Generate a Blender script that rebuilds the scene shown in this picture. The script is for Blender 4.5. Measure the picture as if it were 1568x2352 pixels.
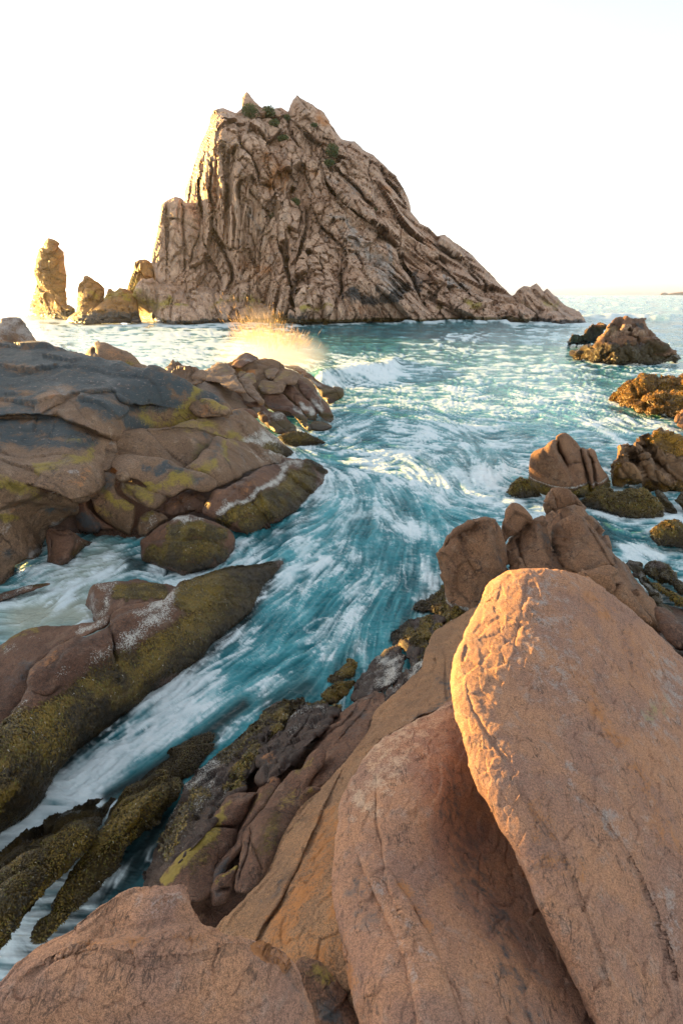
import bpy, math, random
import numpy as np
random.seed(7)
RNG = np.random.default_rng(11)
R_ = math.radians
for o in list(bpy.data.objects):
    bpy.data.objects.remove(o)
SC = bpy.context.scene
COL = SC.collection

# ------------------------------------------------------------------ camera, sky, sun, exposure
CAM_H, PITCH = 5.0, R_(23.04)
F_PX, CX, CY = 1176.0, 784.0, 1176.0          # focal length and centre in units of a 1568 x 2352 frame
cam_d = bpy.data.cameras.new('camera')
cam = bpy.data.objects.new('camera', cam_d)
COL.objects.link(cam)
cam.location = (0, 0, CAM_H)
cam.rotation_euler = (R_(90) - PITCH, 0, 0)
cam_d.sensor_fit = 'VERTICAL'
cam_d.sensor_height = 36.0
cam_d.lens = 36.0 * F_PX / 2352.0
cam_d.clip_start = 0.05
cam_d.clip_end = 60000
SC.camera = cam

SUN_AZ, SUN_EL = R_(-55), R_(5.6)            # azimuth measured from +Y towards +X
world = bpy.data.worlds.new('World')
SC.world = world
world.use_nodes = True
wn = world.node_tree.nodes
sky = wn.new('ShaderNodeTexSky')
sky.sky_type = 'NISHITA'
sky.sun_disc = False
sky.sun_elevation = SUN_EL
sky.sun_rotation = SUN_AZ
sky.air_density = 1.0
sky.dust_density = 0.8
sky.ozone_density = 1.5
hsv = wn.new('ShaderNodeHueSaturation')
hsv.inputs['Saturation'].default_value = 0.28      # thin bright sea haze whitens the sky
world.node_tree.links.new(sky.outputs[0], hsv.inputs['Color'])
world.node_tree.links.new(hsv.outputs[0], wn['Background'].inputs[0])
wn['Background'].inputs[1].default_value = 0.10
sun_d = bpy.data.lights.new('sun', 'SUN')
sun_d.energy = 4.3
sun_d.angle = R_(0.8)
sun_d.color = (1.0, 0.57, 0.125)
sun = bpy.data.objects.new('sun', sun_d)
COL.objects.link(sun)
SDIR = np.array([math.sin(SUN_AZ) * math.cos(SUN_EL), math.cos(SUN_AZ) * math.cos(SUN_EL), math.sin(SUN_EL)])
from mathutils import Vector
sun.rotation_euler = Vector(SDIR).to_track_quat('Z', 'Y').to_euler()
sun.location = (-30, 30, 30)
SC.view_settings.view_transform = 'Standard'
SC.view_settings.look = 'None'
SC.view_settings.gamma = 1
SC.view_settings.exposure = 2.68
SC.cycles.max_bounces = 6
SC.cycles.volume_bounces = 3

# ------------------------------------------------------------------ numeric helpers
FWD = np.array([0, math.cos(PITCH), -math.sin(PITCH)])
UPV = np.array([0, math.sin(PITCH), math.cos(PITCH)])
CAMP = np.array([0, 0, CAM_H])

def ray(x, y):
    x = np.asarray(x, float); y = np.asarray(y, float)
    a = (x - CX) / F_PX; b = -(y - CY) / F_PX
    return FWD + a[..., None] * np.array([1.0, 0, 0]) + b[..., None] * UPV

def w_z(x, y, z):
    return (z - CAM_H) / ray(x, y)[..., 2]

def w_Y(x, y, Y):
    return Y / ray(x, y)[..., 1]

def proj(P):
    d = P - CAMP
    w = d @ FWD
    w = np.where(w < 0.05, 0.05, w)
    return CX + F_PX * d[..., 0] / w, CY - F_PX * (d @ UPV) / w

def _h(ix, iy, iz, s):
    n = (ix.astype(np.uint32) * np.uint32(374761393) + iy.astype(np.uint32) * np.uint32(668265263)
         + iz.astype(np.uint32) * np.uint32(2246822519) + np.uint32(s * 3266489917 % 4294967296))
    n = (n ^ (n >> np.uint32(13))) * np.uint32(1274126177)
    n = (n ^ (n >> np.uint32(15))) * np.uint32(2246822519)
    n = n ^ (n >> np.uint32(16))
    return n.astype(np.float32) * np.float32(1.0 / 4294967296.0)

def vnoise(p, s=0):
    p = np.asarray(p, np.float32)
    f = np.floor(p); i = f.astype(np.int64); t = p - f
    t = t * t * t * (t * (t * 6 - 15) + 10)
    r = 0
    for a in (0, 1):
        wa = t[:, 0] if a else 1 - t[:, 0]
        for b in (0, 1):
            wb = t[:, 1] if b else 1 - t[:, 1]
            for c in (0, 1):
                wc = t[:, 2] if c else 1 - t[:, 2]
                r = r + wa * wb * wc * _h(i[:, 0] + a, i[:, 1] + b, i[:, 2] + c, s)
    return r                                       # 0..1

def vnoise2(p, s=0):
    p = np.asarray(p, np.float32)
    f = np.floor(p); i = f.astype(np.int64); t = p - f
    t = t * t * (3 - 2 * t)
    z = np.zeros(len(p), np.int64)
    h = lambda a, b: _h(i[:, 0] + a, i[:, 1] + b, z, s)
    x0 = h(0, 0) * (1 - t[:, 0]) + h(1, 0) * t[:, 0]
    x1 = h(0, 1) * (1 - t[:, 0]) + h(1, 1) * t[:, 0]
    return x0 * (1 - t[:, 1]) + x1 * t[:, 1]

def fbm(p, oct=4, s=0, gain=0.5, ridge=False):
    p = np.asarray(p, np.float32)
    a, tot, r = 1.0, 0.0, 0.0
    for k in range(oct):
        n = vnoise(p + 17.3 * k, s + k) * 2 - 1
        if ridge:
            n = 1 - 2 * np.abs(n)
        r = r + a * n; tot += a
        a *= gain; p = p * 2.03
    return r / tot                                # -1..1

def cells(p, s=0):
    p = np.asarray(p, np.float32)
    i = np.floor(p).astype(np.int64)
    f1 = np.full(len(p), 9.0, np.float32); f2 = f1.copy()
    cid = np.zeros((len(p), 3), np.int64); vec = np.zeros((len(p), 3), np.float32)
    for a in (-1, 0, 1):
        for b in (-1, 0, 1):
            for c in (-1, 0, 1):
                j = i + np.array([a, b, c])
                q = np.stack([j[:, 0] + _h(j[:, 0], j[:, 1], j[:, 2], s), j[:, 1] + _h(j[:, 0], j[:, 1], j[:, 2], s + 1),
                              j[:, 2] + _h(j[:, 0], j[:, 1], j[:, 2], s + 2)], 1).astype(np.float32)
                d = p - q
                r = np.sqrt((d * d).sum(1))
                m = r < f1
                f2 = np.where(m, f1, np.minimum(f2, r))
                f1 = np.where(m, r, f1)
                cid[m] = j[m]; vec[m] = d[m]
    rr = [_h(cid[:, 0], cid[:, 1], cid[:, 2], s + 5 + k) for k in range(4)]
    return f1, f2, vec, rr

def stretch(p, e, k):
    """squeeze space along e so that features become k times longer that way"""
    e = np.array(e, float); e /= np.linalg.norm(e)
    d = p @ e
    return p - np.outer(d * (1 - 1.0 / k), e)

def sstep(a, b, x):
    t = np.clip((x - a) / (b - a), 0, 1)
    return t * t * (3 - 2 * t)

def spline(pts, closed, spacing, smooth=True):
    P = np.array(pts, float)
    n = len(P)
    out = []
    segs = n if closed else n - 1
    for k in range(segs):
        if closed:
            p0, p1, p2, p3 = P[k - 1], P[k], P[(k + 1) % n], P[(k + 2) % n]
        else:
            p0, p1, p2, p3 = P[max(k - 1, 0)], P[k], P[k + 1], P[min(k + 2, n - 1)]
        m = max(1, int(np.linalg.norm(p2 - p1) / spacing))
        t = (np.arange(m) / m)[:, None]
        if smooth:
            v = 0.5 * ((2 * p1) + (p2 - p0) * t + (2 * p0 - 5 * p1 + 4 * p2 - p3) * t ** 2 + (3 * p1 - p0 - 3 * p2 + p3) * t ** 3)
            v = 0.75 * v + 0.25 * (p1 + (p2 - p1) * t)
        else:
            v = p1 + (p2 - p1) * t
        out.append(v)
    if not closed:
        out.append(P[-1:])
    return np.concatenate(out)

def seg_dist(X, Y, poly):
    """distance from points to a polyline and the signed side"""
    P = np.array(poly, float)
    best = np.full(X.shape, 1e9); sd = np.zeros(X.shape)
    for a, b in zip(P[:-1], P[1:]):
        e = b - a; L = max(e @ e, 1e-9)
        t = np.clip(((X - a[0]) * e[0] + (Y - a[1]) * e[1]) / L, 0, 1)
        dx = X - a[0] - t * e[0]; dy = Y - a[1] - t * e[1]
        d = np.hypot(dx, dy)
        m = d < best
        s = np.sign(e[0] * (Y - a[1]) - e[1] * (X - a[0]))
        best = np.where(m, d, best); sd = np.where(m, s, sd)
    return best, sd

OFF = dict(D=(0, 0, 1), C1=(282.24, 196, .25), C2=(595.84, 196, .25), C3=(282.24, 446.88, .25), C4=(595.84, 446.88, .25),
           C5=(972.16, 446.88, .25), C6=(0, 525.28, .25), E1=(0, 705.6, .25), E2=(392, 705.6, .25), E3=(0, 980, .25),
           E4=(392, 980, .25), E5=(1176, 940.8, .25), E6=(1176, 666.4, .25), G1=(0, 1254.4, .25), G2=(313.6, 1254.4, .25),
           G3=(0, 1724.8, .25), G4=(329.28, 1724.8, .25), G5=(642.88, 1372, .25), G6=(980, 1097.6, .25), G7=(1176, 1254.4, .25))

def Z(c, pts):
    ox, oy, k = OFF[c]
    return [(ox + p[0] * k, oy + p[1] * k) + tuple(p[2:]) for p in pts]

# ------------------------------------------------------------------ object helpers
def tag(o, label=None, cat=None, group=None, kind=None):
    if label: o['label'] = label
    if cat: o['category'] = cat
    if group: o['group'] = group
    if kind: o['kind'] = kind
    return o

def link_mesh(name, V, faces, mat, parent=None, attrs=None, smooth=True, origin=None):
    V = np.asarray(V, float)
    if origin is None:
        origin = np.array([V[:, 0].mean(), V[:, 1].mean(), V[:, 2].min()])
    me = bpy.data.meshes.new(name)
    L = V - origin
    me.vertices.add(len(V))
    me.vertices.foreach_set('co', L.astype(np.float32).ravel())
    if isinstance(faces, np.ndarray):
        faces = [faces]
    idx = np.concatenate([f.ravel() for f in faces])
    tot = np.concatenate([np.full(len(f), f.shape[1]) for f in faces])
    me.loops.add(len(idx)); me.loops.foreach_set('vertex_index', idx.astype(np.int32))
    me.polygons.add(len(tot))
    me.polygons.foreach_set('loop_start', np.concatenate([[0], np.cumsum(tot)[:-1]]).astype(np.int32))
    me.polygons.foreach_set('loop_total', tot.astype(np.int32))
    me.polygons.foreach_set('use_smooth', np.full(len(tot), smooth))
    me.update(calc_edges=True)
    me.validate()
    for k, v in (attrs or {}).items():
        a = me.color_attributes.new(k, 'FLOAT_COLOR', 'POINT')
        a.data.foreach_set('color', v.astype(np.float32).ravel())
    me.materials.append(mat)
    o = bpy.data.objects.new(name, me)
    COL.objects.link(o)
    if parent is not None:
        o.parent = parent
        origin = origin - np.array(parent.location)
    o.location = origin
    return o

def empty(name, loc):
    o = bpy.data.objects.new(name, None)
    o.empty_display_size = 0.3
    COL.objects.link(o)
    o.location = loc
    return o

def vnormals(V, faces):
    N = np.zeros_like(V)
    for f in faces:
        n = np.cross(V[f[:, 1]] - V[f[:, 0]], V[f[:, 2]] - V[f[:, 0]])
        for k in range(f.shape[1]):
            np.add.at(N, f[:, k], n)
    return N / np.maximum(np.linalg.norm(N, axis=1, keepdims=True), 1e-9)

# ------------------------------------------------------------------ the rock builder
CH = dict(dark=(0, 0), yellow=(0, 1), weed=(0, 2), white=(0, 3), orange=(1, 0), grey=(1, 1), wet=(1, 2), pale=(1, 3))

CONTACT = []
def rock(name, mat, crop, outline, ctrl=None, z=None, Yd=None, b=1.0, th=1.0, R=None, step=4, jag=0.0, smooth=True,
         lumps=(), cracks=(), disp=(), paint=(), zweed=None, zwhite=None, zdark=None, parent=None, pn=2.0, seed=0, warp=3.0, tuft=None, dm=0.0, cg=.7, flat=False):
    """A closed, solid boulder. The outline gives its visible contour; ctrl gives where that contour stands in the world
    (water line, ledge height or distance); it swells towards and away from the viewer to its own real thickness."""
    poly = np.array(Z(crop, outline), float)[:, :2]
    dense = spline(poly, True, step * 0.4, smooth)
    if jag:
        q = np.c_[dense / (9.0 * max(1, jag)), np.full(len(dense), seed * 3.7)]
        off = np.c_[fbm(q, 4, seed + 50, .6), fbm(q + 40, 4, seed + 60, .6)]
        dense = dense + jag * 2.2 * off
    x0, y0 = dense.min(0) - step; x1, y1 = dense.max(0) + step
    gx = np.arange(x0, x1 + step, step); gy = np.arange(y0, y1 + step, step)
    nx, ny = len(gx), len(gy)
    X, Y = np.meshgrid(gx, gy)
    ins = np.zeros((ny, nx), bool)
    A = dense; Bp = np.roll(dense, -1, 0)
    for j, yy in enumerate(gy):
        m = (A[:, 1] > yy) != (Bp[:, 1] > yy)
        if m.any():
            xs = np.sort(A[m, 0] + (yy - A[m, 1]) / (Bp[m, 1] - A[m, 1]) * (Bp[m, 0] - A[m, 0]))
            ins[j] = np.searchsorted(xs, gx) % 2 == 1
    near = ins.copy()
    for dj, di in ((0, 1), (0, -1), (1, 0), (-1, 0)):
        near |= np.roll(np.roll(ins, dj, 0), di, 1)
    ids = np.flatnonzero(near.ravel())
    px, py = X.ravel()[ids].copy(), Y.ravel()[ids].copy()
    dt = np.empty(len(ids)); dsft = np.empty(len(ids)); nn = np.empty(len(ids), int)
    spc = np.linalg.norm(np.roll(dense, -1, 0) - dense, axis=1).astype(np.float32)
    D32 = dense.astype(np.float32)
    for s in range(0, len(ids), 3000):
        d2 = (px[s:s + 3000, None].astype(np.float32) - D32[:, 0]) ** 2 + (py[s:s + 3000, None].astype(np.float32) - D32[:, 1]) ** 2
        k = d2.argmin(1); nn[s:s + 3000] = k
        dt[s:s + 3000] = np.sqrt(d2[np.arange(len(k)), k])
        d2 = np.maximum(d2, 0.25)
        dsft[s:s + 3000] = (((1.0 / (d2 * d2)) * spc).sum(1) * 0.6366) ** (-1 / 3.0)
    t = np.clip(dt / (2.5 * step), 0, 1)
    dd = np.where(dsft < dt, dt * (1 - t) + dsft * t, dt)
    keep = ins.ravel()[ids] | (dt < 0.55 * step)
    lut = np.full(nx * ny, -1); lut[ids[keep]] = np.arange(keep.sum())
    px, py, dd, nn, dt = px[keep], py[keep], dd[keep], nn[keep], dt[keep]
    lut = lut.reshape(ny, nx)
    q = np.stack([lut[:-1, :-1], lut[1:, :-1], lut[1:, 1:], lut[:-1, 1:]], -1).reshape(-1, 4)
    ok = (q >= 0).sum(1)
    quads = q[ok == 4]
    tris = q[ok == 3]
    tris = np.array([[v for v in r if v >= 0] for r in tris], int).reshape(-1, 3)
    n = len(px)
    # boundary vertices
    ed = []
    for f in (quads, tris):
        for k in range(f.shape[1]):
            ed.append(np.sort(np.stack([f[:, k], f[:, (k + 1) % f.shape[1]]], 1), 1))
    ed = np.concatenate(ed)
    key = ed[:, 0] * n + ed[:, 1]
    u, c = np.unique(key, return_counts=True)
    bu = u[c == 1]
    bnd = np.zeros(n, bool); bnd[bu // n] = True; bnd[bu % n] = True
    px[bnd] = dense[nn[bnd], 0]; py[bnd] = dense[nn[bnd], 1]
    dd[bnd] = 0
    # base depth (inverse depth is linear over a plane)
    if ctrl is None:
        lo = poly[poly[:, 1].argmax()]; hi = poly[poly[:, 1].argmin()]
        if Yd is not None:
            cp = [(lo[0], lo[1], 'Y', Yd[0]), (hi[0], hi[1], 'Y', Yd[1])]
        else:
            cp = [(lo[0], lo[1], z[0]), (hi[0], hi[1], z[1])]
    else:
        cp = Z(crop, ctrl)
    cxy = np.array([[p[0], p[1]] for p in cp], float)
    cq = np.array([1.0 / float(w_Y(p[0], p[1], p[3]) if p[2] == 'Y' else w_z(p[0], p[1], p[2])) for p in cp])
    def feats(x, y):
        x = (x - CX) / 600.0; y = (y - CY) / 600.0
        return np.stack([np.ones_like(x), x, y], -1)
    if len(cp) < 3:
        M = feats(cxy[:, 0], cxy[:, 1])[:, [0, 2]]
        co = np.linalg.lstsq(M, cq, rcond=None)[0]
        qv = feats(px, py)[:, [0, 2]] @ co
    else:
        K = lambda a, bb: (lambda r2: 0.5 * r2 * np.log(r2 + 1e-9))(((a[:, None] - bb[None]) ** 2).sum(-1))
        c6 = (cxy - [CX, CY]) / 600.0
        M = feats(cxy[:, 0], cxy[:, 1]); k = len(cp)
        S = np.zeros((k + 3, k + 3)); S[:k, :k] = K(c6, c6) + 1e-4 * np.eye(k); S[:k, k:] = M; S[k:, :k] = M.T
        co = np.linalg.lstsq(S, np.r_[cq, 0, 0, 0], rcond=None)[0]
        p6 = (np.c_[px, py] - [CX, CY]) / 600.0
        qv = K(p6, c6) @ co[:k] + feats(px, py) @ co[k:]
    qv = np.clip(qv, cq.min() * 0.85, cq.max() * 1.15)
    w0 = 1.0 / qv
    Rp = R if R else max(dd.max() * 1.02, 4.0)
    tt = np.clip(dd / Rp, 0, 1)
    prof = (1 - (1 - tt) ** pn) ** (1.0 / pn)
    size = Rp * np.median(w0) / F_PX
    Bm = 0.75 * size * b
    Tm = 0.9 * size * th
    front = Bm * prof
    wx = px + warp * fbm(np.c_[px / 22, py / 22, np.full(n, seed)], 3, seed + 3)
    wy = py + warp * fbm(np.c_[px / 22, py / 22, np.full(n, seed)], 3, seed + 9)
    fade = np.clip(dd / (3.0 * step), 0, 1)
    for (lx, ly, rx, ry, ang, h) in lumps:
        (lx, ly), = [p[:2] for p in Z(crop, [(lx, ly)])]
        k = OFF[crop][2]; ca, sa = math.cos(R_(ang)), math.sin(R_(ang))
        a = ((wx - lx) * ca + (wy - ly) * sa) / (rx * k); bq = (-(wx - lx) * sa + (wy - ly) * ca) / (ry * k)
        front = front + h * np.exp(-(a * a + bq * bq)) * fade
    pit = np.zeros(n)
    for cr in cracks:
        pts, wd, dep = cr[0], max(cr[1], 1.35 * step), cr[2]
        led = cr[3] if len(cr) > 3 else 0.0
        dec = cr[4] if len(cr) > 4 else 40.0
        pl = spline(np.array(Z(crop, pts))[:, :2], False, 6)
        d, sd = seg_dist(wx, wy, pl)
        s = np.exp(-(d / wd) ** 1.3)
        # cracks taper off at their ends
        dl = np.minimum(np.hypot(wx - pl[0, 0], wy - pl[0, 1]), np.hypot(wx - pl[-1, 0], wy - pl[-1, 1]))
        tap = 0.35 + 0.65 * np.clip(dl / (4 * wd + 6), 0, 1)
        front = front - dep * s * tap * fade
        pit = np.maximum(pit, s * tap)
        if led:
            front = front + led * sd * np.exp(-d / dec) * np.clip(d / (0.6 * wd), 0, 1) * fade
    back = Tm * prof
    rd = ray(px, py)
    inner = ~bnd
    Vf = CAMP + rd * (w0 - front)[:, None]
    Vb = CAMP + rd[inner] * (w0 + back)[inner][:, None]
    bi = np.arange(n); bi[inner] = n + np.arange(inner.sum())
    fq = np.concatenate([quads, bi[quads][:, ::-1]]); ft = np.concatenate([tris, bi[tris][:, ::-1]]) if len(tris) else np.zeros((0, 3), int)
    # drop back triangles whose corners are all on the rim (they would double the front ones)
    V = np.concatenate([Vf, Vb])
    if len(ft):
        h = len(tris)
        allb = bnd[tris].all(1)
        ft = np.concatenate([tris, bi[tris][:, ::-1][~allb]])
    allq = bnd[quads].all(1)
    fq = np.concatenate([quads, bi[quads][:, ::-1][~allq]])
    faces = [fq] + ([ft] if len(ft) else [])
    Nn = vnormals(V, faces)
    pxa = np.r_[px, px[inner]]; pya = np.r_[py, py[inner]]
    tot = np.zeros(len(V))
    gro = np.r_[pit, np.zeros(inner.sum())]
    for d in disp:
        dv, g = disp_eval(d, V, pxa, pya, seed)
        tot += dv; gro = np.maximum(gro, g)
    rr_ = np.concatenate([-rd, rd[inner]]); rr_ /= np.linalg.norm(rr_, axis=1, keepdims=True)
    dirn = Nn * (1 - dm) + rr_ * dm
    if dm: tot = tot * np.clip(np.abs((Nn * rr_).sum(1)) * 2.4, .12, 1)
    V = V + dirn * (tot * np.where(np.r_[bnd, np.zeros(inner.sum(), bool)], 1 - .7 * dm, 1))[:, None]
    # surface masks
    ch = np.zeros((2, len(V), 4))
    wz = V[:, 2]
    nz = fbm(V * (3.0 / max(size, .15)) * 0.5, 4, seed + 21)
    if zweed is not None:
        ch[0, :, 2] = 1 - sstep(zweed * 0.65, zweed * 1.2, wz + nz * zweed * 0.35)
    if zwhite is not None:
        a, c2 = zwhite
        v = wz + nz * (c2 - a) * 0.5
        ch[0, :, 3] = sstep(a - 0.3 * (c2 - a), a + .25 * (c2 - a), v) * (1 - sstep(c2, c2 + 0.6 * (c2 - a), v)) * 0.85
    if zdark is not None:
        ch[0, :, 0] = 1 - sstep(zdark * 0.6, zdark * 1.2, wz + nz * zdark * 0.4)
    pw = 16.0
    qx = pxa + pw * fbm(np.c_[pxa / 30, pya / 30, 0 * pxa + 5], 4, 31); qy = pya + pw * fbm(np.c_[pxa / 30, pya / 30, 0 * pxa + 9], 4, 37)
    for (c, pts, rad, st) in paint:
        P = [p[:2] for p in Z(crop, pts)]
        if len(P) == 1:
            P = P * 2
        d, _ = seg_dist(qx, qy, spline(P, False, 8) if len(P) > 2 else P)
        m = st * (1 - sstep(0.0, 1.25, d / (rad * OFF[crop][2])))
        gi, ci = CH[c]
        ch[gi, :, ci] = np.maximum(ch[gi, :, ci], m) if st > 0 else np.clip(ch[gi, :, ci] + m, 0, 1)
    ch[1, :, 2] = np.maximum(ch[1, :, 2], gro * cg)
    if V[:, 1].mean() < 2000:
        wk = np.clip(np.median(V[:, 1]) / 60.0, .22, 1.2)
        ch[1, :, 2] = np.maximum(ch[1, :, 2], .9 * (1 - sstep(.25 * wk, .8 * wk, wz + .3 * wk * nz)))
        near_w = np.abs(V[:n, 2]) < .03 + .06 * wk
        CONTACT.append(np.stack(proj(V[:n][near_w] * [1, 1, 0]), 1))
    o = link_mesh(name, V, faces, mat, parent, dict(ma=ch[0], mb=ch[1]), smooth=not flat)
    if tuft:
        Nn = vnormals(V, faces)
        weeds(o, V[:n], Nn[:n], ch[0, :n, 2], quads, seed=seed, **tuft)
    return o

def disp_eval(d, V, pxa, pya, seed):
    kind = d['k']; s = d.get('s', seed)
    P = V.copy()
    if 'e' in d:
        P = stretch(P, d['e'], d.get('st', 3))
    if d.get('warp'):
        P = P + d['warp'] * np.stack([fbm(V / (d['sc'] * 2.2), 2, s + 70 + k) for k in range(3)], 1)
    P = P / d['sc']
    m = 1.0
    if 'mx' in d:                                   # fade across the frame, left to right
        a, b = d['mx']; m = sstep(a, b, pxa) if a < b else 1 - sstep(b, a, pxa)
    g = np.zeros(len(V))
    if kind == 'fbm':
        v = fbm(P, d.get('o', 5), s, d.get('g', .5))
    elif kind == 'ridge':
        v = fbm(P, d.get('o', 4), s, d.get('g', .5), True)
    else:
        f1, f2, vec, rr = cells(P, s)
        tl = d.get('tilt', 1.0)
        v = (rr[0] - .5) * 1.4 + tl * ((rr[1] - .5) * vec[:, 0] + (rr[2] - .5) * vec[:, 1] + (rr[3] - .5) * vec[:, 2]) * 1.6
        gap = np.exp(-((f2 - f1) / d.get('cw', .08)) ** 1.5)
        v = v - d.get('cd', 0.8) * gap
        g = gap * d.get('cg', 0.7) * m
    return d['a'] * v * m, g

def weeds(o, V, N, mask, quads, n=4000, l=0.03, w=0.006, seed=0, lie=0.6, flow=(0, 0, -1), gold=False):
    """short wet fronds rooted on the weedy patches of a rock: one part of that rock"""
    fm = mask[quads].mean(1)
    area = np.linalg.norm(np.cross(V[quads[:, 1]] - V[quads[:, 0]], V[quads[:, 2]] - V[quads[:, 0]]), axis=1)
    p = area * np.clip(fm - 0.25, 0, 1)
    if p.sum() <= 0:
        return
    rg = np.random.default_rng(seed + 100)
    k = rg.choice(len(quads), n, p=p / p.sum())
    u, v = rg.random((2, n, 1))
    q = V[quads[k]]
    B = (q[:, 0] * (1 - u) + q[:, 3] * u) * (1 - v) + (q[:, 1] * (1 - u) + q[:, 2] * u) * v
    Nn = N[quads[k, 0]]
    fl = np.array(flow, float) + 0.55 * rg.normal(size=(n, 3))
    fl -= (fl * Nn).sum(1, keepdims=True) * Nn
    fl /= np.maximum(np.linalg.norm(fl, axis=1, keepdims=True), 1e-6)
    side = np.cross(Nn, fl)
    L = l * (0.5 + rg.random((n, 1))); W = w * (0.6 + 0.8 * rg.random((n, 1)))
    up = (1 - lie)
    B = B - Nn * 0.05 * l
    M = B + fl * L * 0.5 * lie + Nn * L * (0.75 * up + .15)
    T = B + fl * L * (lie + .2) + Nn * L * (0.7 * up)
    VV = np.concatenate([B - side * W, B + side * W, M + side * W * 1.1, M - side * W * 1.1, T])
    i = np.arange(n)
    f4 = np.stack([i, i + n, i + 2 * n, i + 3 * n], 1); f3 = np.stack([i + 3 * n, i + 2 * n, i + 4 * n], 1)
    r = np.clip(rg.random(n) ** 1.3 * (.35 + 1.0 * sstep(.3, .7, vnoise(B / (l * 14), 19))) + .35 * sstep(.45, .8, vnoise(B / (l * 3.5), 9)) + .2 * (Nn[:, 2] - .6), 0, 1)
    # the weed changes up the shore: dark kelp low down, golden turf on the crests
    zt = np.percentile(B[:, 2], 92)
    r = r * (.22 + .95 * sstep(.15, .95, B[:, 2] / max(zt, .05) + .25 * (vnoise(B / (l * 9), 29) - .5)))
    c = np.zeros((5 * n, 4)); c[:, 0] = np.tile(np.clip(r, 0, 1), 5); c[:, 1] = np.tile(rg.random(n) * (.72 + .28 * np.clip(r * 3, 0, 1)), 5); c[:, 3] = 1
    w_ = link_mesh('seaweed', VV, [f4, f3], M_GOLDFROND if gold else M_FROND, o, dict(ma=c))
    w_['kind'] = 'stuff'
    # keep the frond patch exactly where its rock is
    base = np.array(o.location) + (np.array(o.parent.location) if o.parent else 0)
    w_.location = np.array([VV[:, 0].mean(), VV[:, 1].mean(), VV[:, 2].min()]) - base
    return w_

# ------------------------------------------------------------------ materials
class NT:
    def __init__(s, name):
        s.m = bpy.data.materials.new(name); s.m.use_nodes = True
        s.t = s.m.node_tree; s.b = s.t.nodes['Principled BSDF']; s.out = s.t.nodes['Material Output']
    def n(s, typ, _in=None, **kw):
        x = s.t.nodes.new('ShaderNode' + typ)
        for k, v in kw.items(): setattr(x, k, v)
        for k, v in (_in or {}).items(): s.set(x.inputs[k], v)
        return x
    def set(s, sock, v):
        if hasattr(v, 'is_output') or isinstance(v, bpy.types.NodeSocket): s.t.links.new(v, sock)
        else:
            if isinstance(v, (tuple, list)) and len(v) == 3 and sock.type == 'RGBA': v = (*v, 1)
            sock.default_value = v
    def mix(s, f, a, b, mode='MIX'):
        x = s.n('Mix', data_type='RGBA', blend_type=mode)
        s.set(x.inputs[0], f); s.set(x.inputs[6], a); s.set(x.inputs[7], b)
        return x.outputs[2]
    def math(s, op, a, b=0.0, c=None):
        x = s.n('Math', operation=op)
        s.set(x.inputs[0], a); s.set(x.inputs[1], b)
        if c is not None: s.set(x.inputs[2], c)
        return x.outputs[0]
    def ss(s, v, a, b):
        x = s.n('MapRange', interpolation_type='SMOOTHSTEP')
        s.set(x.inputs[0], v); s.set(x.inputs[1], a); s.set(x.inputs[2], b)
        return x.outputs[0]
    def noise(s, vec, sc, det=4, rough=.55, dist=0.0):
        x = s.n('TexNoise', {'Scale': sc, 'Detail': det, 'Roughness': rough, 'Distortion': dist})
        s.set(x.inputs['Vector'], vec)
        return x.outputs[0]
    def map(s, vec, rot=(0, 0, 0), sc=(1, 1, 1)):
        x = s.n('Mapping', {'Rotation': rot, 'Scale': sc}); s.set(x.inputs[0], vec)
        return x.outputs[0]

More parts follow.
